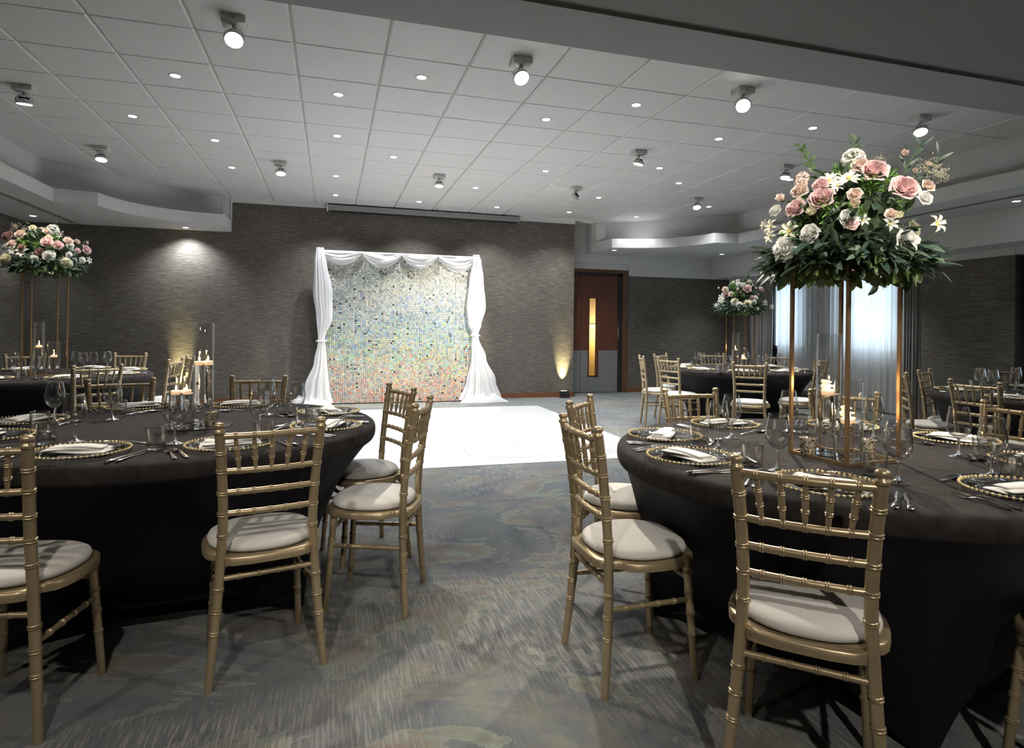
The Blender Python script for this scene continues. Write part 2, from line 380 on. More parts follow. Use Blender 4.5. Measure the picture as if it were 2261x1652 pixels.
# pillars and window wall at the curtained side
b = MB().box(XR, 8.6, 5.50, 6.75, 0, 2.24); b.box(XR, 8.6, 10.57, YF, 0, 2.24); struct('wall_right', b, 'wall', label='wallpapered pillar between the curtains')
b = MB().box(XR, 8.6, YK, YF + .02, 2.24, 2.34); b.box(8.09, XR, 5.5, 6.75, 2.24, 2.34); struct('trim_2', b, 'white', label='white band above the curtains')
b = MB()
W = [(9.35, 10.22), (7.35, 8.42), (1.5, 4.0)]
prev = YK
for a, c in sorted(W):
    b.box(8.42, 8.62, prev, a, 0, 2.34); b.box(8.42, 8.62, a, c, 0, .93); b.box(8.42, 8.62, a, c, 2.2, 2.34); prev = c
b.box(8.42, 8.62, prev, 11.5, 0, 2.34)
struct('wall_window_side', b, 'navy')  # wall coloured dark navy, shade of the curtain gap put into its colour
for k, (a, c) in enumerate(W):
    if k == 2:
        pass
    f = MB(); w = .05
    f.box(8.46, 8.52, a, a + w, .93, 2.2); f.box(8.46, 8.52, c - w, c, .93, 2.2); f.box(8.46, 8.52, a, c, .93, .93 + w); f.box(8.46, 8.52, a, c, 2.2 - w, 2.2); f.box(8.46, 8.52, (a + c) / 2 - .02, (a + c) / 2 + .02, .93, 2.2)
    wo = struct('window_%d' % (k + 1), f, 'upvc')
    g = ob('pane', MB().box(8.485, 8.49, a + w, c - w, .98, 2.15).mesh('pane', 'pane', False), wo)
# bulkheads
fasc = MB().box(7.61, XR + .3, YK, 11.10 + .05, 2.335, H + .05); fasc.box(5.72, 7.61, 11.10, YF + .02, 2.335, H + .04)
struct('trim_3', fasc, 'white', label='deep white bulkhead above the curtains')
def arc3(a, m, c, n=14):
    P = []
    for i in range(n + 1):
        t = i / n; P.append(((1 - t) ** 2 * a[0] + 2 * t * (1 - t) * m[0] + t * t * c[0], (1 - t) ** 2 * a[1] + 2 * t * (1 - t) * m[1] + t * t * c[1]))
    return P
cL = arc3((-1.535, 9.93), (-2.62, 9.83), (-2.83, 8.84)); CX = 1.65
low_left = [(-1.535, YB)] + cL + [(-3.265, 8.72), (-3.275, YK), (XL, YK), (XL, YB)]
mir = lambda P: [(2 * CX - x, y) for x, y in P][::-1]
low_right = [(2 * CX - XL, YK), (6.562, YK), (6.562, 8.82)] + arc3((6.135, 8.88), (5.93, 9.90), (4.82, 10.06)) + [(4.76, 11.10), (2 * CX - XL, 11.10)]
up_left = [(-1.55, YB)] + arc3((-1.70, 10.58), (-2.55, 9.95), (-3.455, 8.92)) + [(-3.462, YK), (XL, YK), (XL, YB)]
up_right = [(2 * CX - XL, YK), (6.762, YK), (6.76, 9.09)] + arc3((6.76, 9.09), (5.75, 9.98), (4.99, 10.69)) + [(4.80, 10.69), (4.76, 11.10), (2 * CX - XL, 11.10)]
struct('trim_4', MB().prism(low_left, ZS, ZL), 'white', label='curved white bulkhead shelf beside the plain wall')
struct('trim_5', MB().prism(low_right, ZS, ZL), 'white', label='curved white bulkhead shelf beside the curtains')
struct('trim_6', MB().prism(up_left, ZL, H + .03), 'white')
struct('trim_7', MB().prism(up_right, ZL, H + .03), 'white')
struct('trim_8', MB().box(-1.555, 4.325, YB - .012, YB, H - .065, H + .01).box(-1.56, -1.535, YB - .02, YB, ZS, H), 'white', label='white strip along the top of the back wall')
# skirting
b = MB().box(XL, 4.335, YB - .022, YB, 0, .085); b.box(4.32, 4.345, YB - .022, 11.1, 0, .085); b.box(XL, XL + .02, YK, YB, 0, .085)
struct('baseboard_back', b, 'skirt')
b = MB().box(5.70, XR, YF - .02, YF, 0, .095); b.box(XR - .02, XR, 10.57, YF, 0, .095); b.box(XR - .02, XR, 5.5, 6.75, 0, .095); struct('baseboard_far', b, 'skirt')
# door: two leaves with grey kick plates in an oak frame
dr = ob('door_1', MB().box(5.52, 5.60, YF - .01, 11.3, 0, 2.385).box(4.32, 5.6, YF - .01, 11.3, 2.325, 2.385).box(4.2, 5.6, 11.235, 11.25, .0, .01).mesh('door_1', 'dark', False)); dr['kind'] = 'structure'; dr['label'] = 'mahogany double door with slim lit vision panel'
ob('door_frame', MB().bbox(5.595, 5.70, YF - .03, 11.3, 0, 2.445).bbox(4.3, 5.70, YF - .031, 11.3, 2.38, 2.445).mesh('door_frame', 'oak', False), dr)
def leaf(x0, x1, vis):
    l = MB()
    if vis:
        a, c, z0_, z1_ = vis
        l.box(x0, a, 11.19, 11.235, .84, 2.33); l.box(c, x1, 11.19, 11.235, .84, 2.33); l.box(a, c, 11.19, 11.235, z1_, 2.33)
    else: l.box(x0, x1, 11.19, 11.235, .84, 2.33)
    lo = ob('door_leaf', l.mesh('door_leaf', 'mahog', False), dr)
    k = MB()
    if vis:
        k.box(x0, vis[0], 11.188, 11.235, .01, .84); k.box(vis[1], x1, 11.188, 11.235, .01, .84); k.box(vis[0], vis[1], 11.188, 11.235, .01, vis[2])
    else: k.box(x0, x1, 11.188, 11.235, .01, .84)
    ob('kick_plate', k.mesh('kick_plate', 'kick', False), lo)
    return lo
l1 = leaf(4.703, 5.515, (4.865, 5.095, .315, 1.885)); l2 = leaf(4.25, 4.695, None)
v = MB(); a, c, z0_, z1_ = 4.865, 5.095, .315, 1.885
v.box(a, a + .03, 11.183, 11.24, z0_, z1_); v.box(c - .05, c, 11.183, 11.24, z0_, z1_); v.box(a, c, 11.183, 11.24, z0_, z0_ + .025); v.box(a, c, 11.183, 11.24, z1_ - .015, z1_)
vf = ob('vision_frame', v.mesh('vision_frame', 'mahog', False), l1)
ob('vision_pane', MB().box(a + .03, c - .05, 11.21, 11.214, z0_ + .02, z1_ - .01).mesh('vision_pane', 'vision', False), l1)
# lit corridor behind the vision panel
cb = MB().box(4.2, 5.7, 11.95, 12.0, 0, 2.5).box(4.15, 4.2, 11.3, 12, 0, 2.5).box(5.7, 5.75, 11.3, 12, 0, 2.5).box(4.2, 5.7, 11.3, 12, 2.5, 2.55).box(4.2, 5.7, 11.3, 12, -.05, 0)
struct('wall_corridor', cb, 'corr2'); 
rail = ob('corridor_rail', MB().box(4.2, 5.7, 11.9, 11.93, 1.30, 1.36).mesh('corridor_rail', 'linen', False)); rail['kind'] = 'structure'  # pale rail across the corridor behind the vision panel
# pattern seams of the carpet are in its material

# ------------------------------------------------------------------ projection screen case, vents
sct = thing('projection_screen', (1.56, 10.5, 3.2), 0, 'long slim screen case fixed under the ceiling above the glitter backdrop', 'projector screen')
ob('case', MB().bbox(-1.64, 1.64, -.05, .06, -.045, .05).mesh('screen_case', 'grey'), sct); ob('slot', MB().box(-1.6, 1.6, -.045, .05, -.052, -.044).mesh('slot', 'dark', False), sct)
ob('end_bracket', MB().box(-1.66, -1.64, -.05, .07, -.05, .07).mesh('bracket', 'whitemetal', False), sct)
def vent(x, ya, yb, lab):
    t = thing('linear_air_vent', (x, (ya + yb) / 2, ZS - .002), 0, lab, 'air vent'); L = (yb - ya) / 2
    ob('frame', MB().box(-.07, -.05, -L, L, -.004, .01).box(.05, .07, -L, L, -.004, .01).box(-.07, .07, L - .02, L, -.004, .01).box(-.07, .07, -L, -L + .02, -.004, .01).mesh('vent_frame', 'whitemetal', False), t)
    ob('slats', MB().box(-.05, .05, -L + .02, L - .02, .004, .008).box(-.035, -.025, -L, L, -.003, .004).box(-.005, .005, -L, L, -.003, .004).box(.025, .035, -L, L, -.003, .004).mesh('vent_slats', 'vent', False), t)
vent(-3.65, 6.2, 10.45, 'long dark air slot in the shelf beside the plain wall')
vent(7.0, 3.0, 8.3, 'long dark air slot in the shelf beside the curtains')

# ------------------------------------------------------------------ lamps in the ceiling
def light(kind, name, loc, power, col=(1, 1, 1), size=1., blend=.5, rad=.03, aim=None):
    l = bpy.data.lights.new(name, kind); l.energy = power; l.color = col
    if kind == 'SPOT': l.spot_size = size; l.spot_blend = blend
    l.shadow_soft_size = rad
    o = bpy.data.objects.new(name, l); COL.objects.link(o); o.location = loc
    if aim is not None:
        d = Vector(aim) - Vector(loc); o.rotation_euler = d.to_track_quat('-Z', 'Y').to_euler()
    return o
t = thing('recessed_downlight', cat='ceiling light')
ob('trim_ring', MB().lathe([(.036, -.0005), (.040, -.002), (.050, -.004), (.053, 0), (.053, .004)], 24).mesh('ring', 'whitemetal'), t)
ob('lens', MB().lathe([(0, -.0015), (.037, -.0015)], 24).mesh('dl_lens', 'dlens'), t)
DL = Proto(t)
dls = [(-1.24, 5.55), (.035, 5.55), (.675, 4.957), (-1.88, 6.76), (-1.245, 7.35), (.035, 6.755), (-1.248, 8.545), (.035, 8.56), (.037, 9.80), (.684, 7.38), (1.963, 5.577), (2.602, 4.963), (2.607, 7.40),
       (1.967, 8.61), (1.326, 9.86), (2.62, 9.86), (3.897, 6.8), (4.544, 7.41), (3.885, 5.568), (4.55, 4.978), (3.9, 8.62), (3.91, 9.86), (5.2, 9.86), (5.865, 8.65), (5.82, 6.76)]
rows = sorted(dls, key=lambda p: -p[1]); ordn = ['first', 'second', 'third', 'fourth', 'fifth', 'sixth', 'seventh', 'eighth']
rk = {}
for p in rows:
    k = None
    for q in rk:
        if abs(q - p[1]) < .3: k = q
    if k is None: k = p[1]; rk[k] = []
    rk[k].append(p)
for i, (k, P) in enumerate(sorted(rk.items(), reverse=True)):
    for j, p in enumerate(sorted(P)):
        DL.put((p[0], p[1], H), 0, 'recessed tile downlight, %s ceiling row out from the glitter wall, %s from the plain wall' % (ordn[i], ordn[j]), 'recessed ceiling downlights')
        light('SPOT', 'downlight_beam', (p[0], p[1], H - .02), 150 * math.exp(-((p[0] - 1.6) / 3.6) ** 2) * min(1, .38 + max(0, p[1] - 4.9) * .3), (.95, .97, 1.), 2.1, .8, .035, (p[0], p[1], 0))
for (x, y), lab in zip([(-3.98, 10.0), (-2.15, 10.36), (5.03, 10.39), (7.2, 10.17), (7.28, 4.94), (-3.95, 6.4), (7.28, 7.4)],
        ['above the far corner flowers', 'shining down the plain wallpapered wall', 'at the tip of the shelf near the door', 'over the doorway table by the curtains', 'over the pillar by the curtains', 'in the shelf over the plain wall', 'in the shelf over the curtains']):
    DL.put((x, y, ZS), 0, 'recessed downlight in the curved white shelf, ' + lab, 'shelf downlights')
    light('SPOT', 'downlight_beam', (x, y, ZS - .02), 105 if x == -2.15 else (110 if x > 7 and y > 7 else 34), (.90, .95, 1.), 2.3 if x == -2.15 else 1.6, .9, .03, (x, y, 0))

# surface spotlights: mount box, yoke, round head
box_me = MB().bbox(-.075, .075, -.06, .06, -.048, 0, .004).mesh('mount_box', 'whitemetal')
screw_me = MB().lathe([(0, -.0), (.004, 0), (.004, .003)], 8, Tr(.0, -.0605, -.02, rx=PI / 2)).mesh('screw', 'dark')
yk = MB(); P = []
for i in range(17):
    a = PI * i / 16; P.append((.066 * math.cos(a), 0, -.075 * 1 + .0 + .062 * math.sin(a) - .055))
rings = [[(x * 1.0, -.009, z), (x * 1.0, .009, z), (x * .955, .009, z - .002), (x * .955, -.009, z - .002)] for x, y, z in P]
yk.loft(rings); yk.lathe([(0, -.048), (.014, -.048), (.014, -.07), (0, -.07)], 12)
yoke_me = yk.mesh('yoke', 'whitemetal')
cable_me = MB().tube([(.0, .0, -.05), (-.02, .005, -.075), (.015, .0, -.085), (.0, 0, -.105)], .0028, 6).mesh('cable', 'dark')
head_me = MB().lathe([(.034, .022), (.052, .012), (.061, -.002), (.062, -.02), (.057, -.022), (.055, -.014), (.04, .004), (0, .006)], 32).mesh('lamp_head', 'whitemetal')
sink = MB()
for k in range(14):
    a = 2 * PI * k / 14; sink.box(.012, .038, -.002, .002, .012, .036, Matrix.Rotation(a, 4, 'Z'))
sink.lathe([(0, .034), (.016, .034), (.02, .012)], 14); sink_me = sink.mesh('heat_sink', 'heat', False)
lens_me = MB().lathe([(0, -.010), (.03, -.011), (.052, -.015)], 28).mesh('lens', 'lens')
spots = [((-.637, 4.39), (-.55, 2.6, .5), 'spotlight with white head tipped toward the viewer, above the candle-vase table', 95),
         ((-2.54, 6.2), (-2.55, 6.5, .7), 'spotlight beside the plain wall shelf, second from the wall with the flowers', 50),
         ((-2.54, 8.03), (-2.5, 7.4, .8), 'spotlight at the bend of the curved shelf beside the plain wall', 40),
         ((-.62, 8.03), (-.6, 7.3, 0), 'spotlight above the front of the glitter backdrop, plain-wall side', 25),
         ((1.34, 4.39), (1.75, 2.3, .6), 'spotlight with glowing face above the aisle between the two near tables', 110),
         ((1.34, 8.03), (1.3, 7.6, 0), 'spotlight directly in front of the screen case', 60),
         ((3.3, 6.22), (2.6, 6.6, 0), 'spotlight with dark fins over the dance floor edge', 60),
         ((3.3, 8.08), (1.45, 10.2, .95), 'spotlight turned away toward the glitter backdrop, dark back showing', 340),
         ((3.27, 4.36), (2.0, 1.9, .7), 'brightest spotlight, glaring face pointed at the viewer', 150),
         ((5.27, 6.2), (4.6, 5.9, .4), 'spotlight beyond the tall flowers, angled toward the doorway table', 90),
         ((5.3, 8.13), (5.0, 7.2, .8), 'spotlight near the curved shelf by the door, dark back showing', 50),
         ((5.24, 4.4), (4.6, 3.4, .7), 'spotlight above the big flower display by the curtains', 60)]
for (x, y), aim, lab, pw in spots:
    t = thing('ceiling_spotlight', (x, y, H), 0, lab, 'spotlight', 'adjustable ceiling spotlights')
    hp = Vector((x, y, H - .132)); d = (Vector(aim) - hp).normalized()
    yaw = math.atan2(d.y, d.x)
    ob('mount_box', box_me, t); ob('screw', screw_me, t)
    ob('yoke', yoke_me, t, Matrix.Rotation(yaw + PI / 2, 4, 'Z')); ob('cable', cable_me, t)
    q = (-d).to_track_quat('Z', 'Y').to_matrix().to_4x4()
    h = ob('lamp_head', head_me, t, Matrix.Translation((0, 0, -.132)) @ q)
    ob('heat_sink', sink_me, h); ob('lens', lens_me, h)
    light('SPOT', 'spotlight_beam', tuple(hp + d * .03), pw * 2.6, (1., .90, .77), .95 if pw < 200 else .85, .75, .045, aim)

# ------------------------------------------------------------------ dance floor
dx0, dx1, dy0, dy1 = -.66, 3.235, 5.42, 9.32
t = thing('dance_floor', ((dx0 + dx1) / 2, (dy0 + dy1) / 2, 0), 0, 'glossy white portable dance floor with tiny starlights in front of the glitter backdrop', 'dance floor')
hx, hy = (dx1 - dx0) / 2, (dy1 - dy0) / 2
ob('panels', MB().box(-hx + .08, hx - .08, -hy + .08, hy - .08, .002, .03).mesh('panels', 'dance', False), t)
e = MB()
for sx in (-1, 1):
    e.loft([[(sx * (hx - .08), -hy + .08, .03), (sx * hx, -hy, .003), (sx * (hx - .08), -hy + .08, .001)], [(sx * (hx - .08), hy - .08, .03), (sx * hx, hy, .003), (sx * (hx - .08), hy - .08, .001)]])
    e.loft([[(-hx + .08, sx * (hy - .08), .03), (-hx, sx * hy, .003), (-hx + .08, sx * (hy - .08), .001)], [(hx - .08, sx * (hy - .08), .03), (hx, sx * hy, .003), (hx - .08, sx * (hy - .08), .001)]])
ob('edge_ramp', e.mesh('edge_ramp', 'dance', False), t)
s_ = MB(); n = 6
for i in range(1, n):
    X = -hx + .08 + (2 * hx - .16) * i / n
    for j in range(0, n):
        Y = -hy + .08 + (2 * hy - .16) * j / n
        if (i * 7 + j * 5) % 3 == 0: s_.box(X - .0022, X + .0022, Y, Y + (2 * hy - .16) / n, .0300, .0306)
for j in range(1, n): 
    Y = -hy + .08 + (2 * hy - .16) * j / n; s_.box(-hx + .08, hx - .08, Y - .0012, Y + .0012, .0300, .0304)
ob('seams', s_.mesh('seams', 'seam', False), t)
s_ = MB()
for i in range(430):
    X, Y = random.uniform(-hx + .1, hx - .1), random.uniform(-hy + .1, hy - .1)
    s_.lathe([(0, .0308), (.0038, .0306), (.0048, .0300)], 6, Matrix.Translation((X, Y, 0)))
ob('starlights', s_.mesh('starlights', 'star', False), t)['kind'] = 'stuff'

# ------------------------------------------------------------------ glitter backdrop with white drapes
BX, BY, PS = -.09, 10.24, .3
t = thing('shimmer_wall', (BX + 1.2, BY, 0), 0, 'holographic sequin glitter wall framed by white chiffon drapes', 'backdrop')
R = random.Random(3)
for i in range(8):
    for j in range(8):
        b = MB(); tx, ty = R.gauss(0, .012), R.gauss(0, .012); g0 = R.uniform(-.10, .10)
        for a in range(10):
            col_b = R.uniform(-.06, .06)
            for c in range(10):
                cx, cz = (a + .5) * PS / 10, (c + .5) * PS / 10; h = PS / 20 * .88
                T = Tr(cx, -.004, cz, rz=R.gauss(0, .06) + ty, rx=R.gauss(0, .07) + tx, ry=R.gauss(0, .03))
                wy = j / 8.; wx = i / 7.
                viv = max(0, min(1, R.random() ** 2.0 * (.55 + .5 * (1 - wy)) + (.10 if wx > .4 and wy < .7 else 0)))
                if R.random() < .012: continue
                b.add([(-h, 0, -h), (h, 0, -h), (h, 0, h), (-h, 0, h)], [(0, 1, 2, 3)], T, (R.random(), min(1, max(0, R.gauss(.52, .17) + g0 + col_b)), viv))
        ob('sequin_panel', b.mesh('sequin_panel', 'holo', False), t, Matrix.Translation((-1.2 + i * PS + R.uniform(-.003, .003), R.uniform(-.004, .004), .015 + j * PS)))
ob('backing_board', MB().box(-1.2, 1.2, .006, .016, .012, 2.41).mesh('backing_board', 'foil_back', False), t)
t = thing('backdrop_frame', (BX + 1.2, BY - .01, 0), 0, 'white pipe frame carrying the chiffon around the glitter wall', 'frame')
ob('upright', MB().tube([(-1.26, 0, 0), (-1.26, 0, 2.46)], .019).mesh('upright', 'whitemetal'), t); ob('upright', MB().tube([(1.26, 0, 0), (1.26, 0, 2.46)], .019).mesh('upright', 'whitemetal'), t)
ob('crossbar', MB().tube([(-1.26, 0, 2.455), (1.26, 0, 2.455)], .019).mesh('crossbar', 'whitemetal'), t)
ob('foot_plate', MB().bbox(-1.4, -1.12, -.12, .12, 0, .01).mesh('foot', 'whitemetal'), t); ob('foot_plate', MB().bbox(1.12, 1.4, -.12, .12, 0, .01).mesh('foot', 'whitemetal'), t)
def interp(tab, z):
    for (z0_, *a), (z1_, *c) in zip(tab, tab[1:]):
        if z0_ <= z <= z1_:
            k = (z - z0_) / (z1_ - z0_); k = k * k * (3 - 2 * k); return [p + (q - p) * k for p, q in zip(a, c)]
    return list((tab[0] if z < tab[0][0] else tab[-1])[1:])
def drape(tab, seed, n=96, ntab=70, top=2.5):
    R = random.Random(seed); ph = [R.uniform(0, 6.28) for _ in range(5)]; rings = []
    for i in range(ntab + 1):
        z = .03 + (top - .03) * i / ntab; cx, cy, hw, hd, fo = interp(tab, z); r = []
        for j in range(n):
            a = 2 * PI * j / n
            k = 1 + fo * (.5 * math.sin(9 * a + ph[0] + .9 * math.sin(z * 2.2)) + .35 * math.sin(15 * a + ph[1] + z) + .25 * math.sin(23 * a + ph[2] - z * 1.3))
            r.append((cx + hw * math.cos(a) * k, cy + hd * math.sin(a) * k, z))
        rings.append(r)
    return MB().loft(rings, cap=False)
def puddle(cx, cy, hw, hd, hh, seed):
    R = random.Random(seed); n, m = 60, 16; v = []; f = []
    ph = [R.uniform(0, 6.28) for _ in range(8)]
    for i in range(m + 1):
        t_ = i / m
        for j in range(n):
            a = 2 * PI * j / n; rr = t_ * (1 + .13 * math.sin(3 * a + ph[0]) + .1 * math.sin(5 * a + ph[1]))
            z = hh * (1 - t_ ** 3) * (.62 + .22 * math.sin(4 * a + ph[2] + 5 * t_) + .16 * math.sin(9 * a + ph[3] - 7 * t_) + .1 * math.sin(17 * a + 11 * t_))
            z = max(0, z) + .006 + .03 * math.sin(PI * t_) * (1 + math.sin(11 * a + ph[5] + 9 * t_)) * .5
            v.append((cx + hw * rr * math.cos(a), cy + hd * rr * math.sin(a), z if i < m else .003))
    for i in range(m):
        for j in range(n): k = (j + 1) % n; f.append((i * n + j, i * n + k, (i + 1) * n + k, (i + 1) * n + j))
    return MB().add(v, f)
t = thing('chiffon_drape', (-.17, BY - .06, 0), 0, 'white chiffon drape tied at the plain-wall edge of the glitter wall', 'drape')
tl = [(.0, -.06, 0, .21, .10, .30), (.3, -.04, 0, .15, .08, .30), (.7, .01, 0, .085, .06, .22), (.99, .02, 0, .055, .045, .12), (1.06, .02, 0, .05, .045, .12), (1.4, .06, 0, .11, .07, .2), (1.8, .035, 0, .13, .07, .2), (2.3, -.01, 0, .085, .06, .15), (2.48, -.02, 0, .055, .05, .15)]
ob('hanging', drape(tl, 1).mesh('hanging', 'chiffon', ang=3), t); ob('pooled_hem', puddle(-.2, -.07, .33, .16, .13, 4).mesh('hem', 'chiffon', ang=3), t)
ob('tie', MB().tube([(.075 * math.cos(a) + .02, .055 * math.sin(a), 1.02) for a in [i * PI / 8 for i in range(17)]], .012, 8).mesh('tie', 'chiffon'), t)
t = thing('chiffon_drape', (2.38, BY - .06, 0), 0, 'white chiffon drape tied at the door side of the glitter wall', 'drape')
tl = [(.0, .09, 0, .30, .12, .35), (.35, .08, 0, .20, .09, .35), (.75, .03, 0, .11, .07, .25), (1.1, -.03, 0, .055, .05, .12), (1.17, -.03, 0, .055, .05, .12), (1.3, -.04, 0, .10, .07, .2), (1.6, -.02, 0, .145, .07, .2), (2.1, -.02, 0, .11, .065, .15), (2.4, -.02, 0, .075, .055, .12), (2.48, -.03, 0, .05, .05, .15)]
ob('hanging', drape(tl, 2).mesh('hanging', 'chiffon', ang=3), t); ob('pooled_hem', puddle(.10, -.08, .38, .17, .14, 9).mesh('hem', 'chiffon', ang=3), t)
ob('tie', MB().tube([(.075 * math.cos(a) - .03, .06 * math.sin(a), 1.13) for a in [i * PI / 8 for i in range(17)]], .012, 8).mesh('tie', 'chiffon'), t)
knots = [-.20, .46, 1.10, 1.70, 2.36]
for k in range(4):
    a, c = knots[k], knots[k + 1]; n, m = 36, 26; v = []; f = []; sag = [.15, .175, .16, .20][k]
    for i in range(n + 1):
        u = i / n; pr = 4 * u * (1 - u); off = [.0, .0, .0, .12][k]
        for j in range(m + 1):
            w = j / m; fold = math.sin(w * 24 + 3 * u + k) * .011 * pr ** .5 + math.sin(w * 11 - u * 5 + k * 2) * .014 * pr ** .5 + math.sin(w * 47 + u * 4) * .004 * pr ** .5
            z = 2.47 - w * (.045 + sag * pr) - (.012 + .05 * w) * pr * .6
            y = BY - .035 - .05 * math.sin(PI * w) * (.3 + pr) + fold
            v.append((a + (c - a) * (u + off * pr * w * (u - .2)), y, z))
    for i in range(n):
        for j in range(m): q = i * (m + 1) + j; f.append((q, q + 1, q + m + 2, q + m + 1))
    s = ob('chiffon_swag', MB().add(v, f).mesh('chiffon_swag', 'chiffon', ang=3))
    tag(s, 'white chiffon swag along the top of the glitter wall, %s from the plain-wall end' % ordn[k], 'swag', 'chiffon swags over the backdrop')

# ------------------------------------------------------------------ curtains
def pleats(name, x, y0_, y1_, z0_, z1_, npl, amp, mat, seed, label, cat='curtain', grp=None):
    R = random.Random(seed); n = npl * 12; m = 14; v = []; f = []; ph = [R.uniform(-.5, .5) for _ in range(npl + 2)]
    for i in range(n + 1):
        u = i / n
        for j in range(m + 1):
            w = j / m; z = z0_ + (z1_ - z0_) * w
            pp = u * npl; sh = math.sin(2 * PI * pp + ph[int(pp)] * math.sin(PI * (pp % 1)) + .35 * math.sin(w * 2.5 + int(pp)))
            A = amp * (1 - .45 * w) * (.8 + .3 * math.sin(int(pp) * 2.3))
            if w > .9: A *= .45
            v.append((x + A * sh + .25 * amp * math.sin(u * 9 + w), y0_ + (y1_ - y0_) * u + amp * .3 * math.cos(4 * PI * pp) * (1 - w), z))
    for i in range(n):
        for j in range(m): q = i * (m + 1) + j; f.append((q, q + m + 1, q + m + 2, q + 1))
    t = thing(name, (0, 0, 0), 0, label, cat, grp)
    ob('fabric', MB().add(v, f).mesh('fabric', mat, ang=3), t)
    ob('header_tape', MB().box(x - .012, x + .012, min(y0_, y1_), max(y0_, y1_), z1_ - .012, z1_ + .02).mesh('tape', mat, False), t)
    return t
pleats('heavy_curtain', 8.17, 9.93, 10.54, .015, 2.30, 8, .035, 'drape', 1, 'gathered grey drape beyond the doorway table, next to the narrow dark gap')
pleats('sheer_curtain', 8.24, 7.04, 9.86, .02, 2.30, 26, .034, 'sheer', 2, 'pale sheer voile glowing over the two windows')
pleats('heavy_curtain', 8.16, 6.77, 7.08, .015, 2.30, 6, .04, 'drape', 3, 'gathered grey drape beside the wallpapered pillar, behind the big flower stand')
pleats('heavy_curtain', 8.20, 4.85, 5.42, .015, 2.30, 8, .04, 'drape', 4, 'grey drape cut by the picture edge, next to the pillar')
pleats('sheer_curtain', 8.26, 1.0, 4.85, .02, 2.30, 30, .034, 'sheer', 5, 'pale sheer voile out past the edge drape')

# ------------------------------------------------------------------ chiavari chair
def posty(z):
    tab = [(0, .192, -.192), (.12, .181, -.181), (.30, .165, -.170), (.44, .156, -.166), (.52, .151, -.168), (.62, .151, -.176), (.76, .158, -.194), (.89, .168, -.216), (.93, .170, -.224)]
    for (z0_, a, c), (z1_, p, q) in zip(tab, tab[1:]):
        if z <= z1_: k = (z - z0_) / (z1_ - z0_); return a + (p - a) * k, c + (q - c) * k
    return tab[-1][1:]
def ringed(fn, t0, t1, L, r0, rings, hw=.0055, dr=.0030, seg=14, ends=None, rfun=None):
    """turned bar: fn(t) centre line, doubled raised rings at the given t's"""
    ts = {t0, t1}; 
    for i in range(9): ts.add(t0 + (t1 - t0) * i / 8)
    du = (t1 - t0) / L
    marks = []
    for r in rings:
        for s_ in (-1, 1):
            c = r + s_ * hw * .62 * du
            for k, q in ((-.55, 0), (-.3, .8), (0, 1), (.3, .8), (.55, 0)): marks.append((c + k * hw * du, q))
    md = {}
    for c, q in marks:
        if t0 < c < t1: md[c] = q; ts.add(c)
    T = sorted(ts); pts = [fn(x) for x in T]; base = rfun or (lambda x: r0)
    return pts, [base(x) + dr * md.get(x, 0) for x in T], seg
def mkbar(*a, **k):
    p, r, s_ = ringed(*a, **k); return MB().tube(p, r, s_)
seat_out = []
half = [(0, -.205), (.06, -.204), (.115, -.196), (.142, -.182), (.150, -.150), (.152, -.128), (.168, -.116), (.186, -.105), (.200, -.075), (.207, -.03), (.208, .02), (.203, .07), (.190, .115), (.168, .152), (.13, .178), (.07, .192), (0, .196)]
seat_out = half + [(-x, y) for x, y in half[-2:0:-1]]
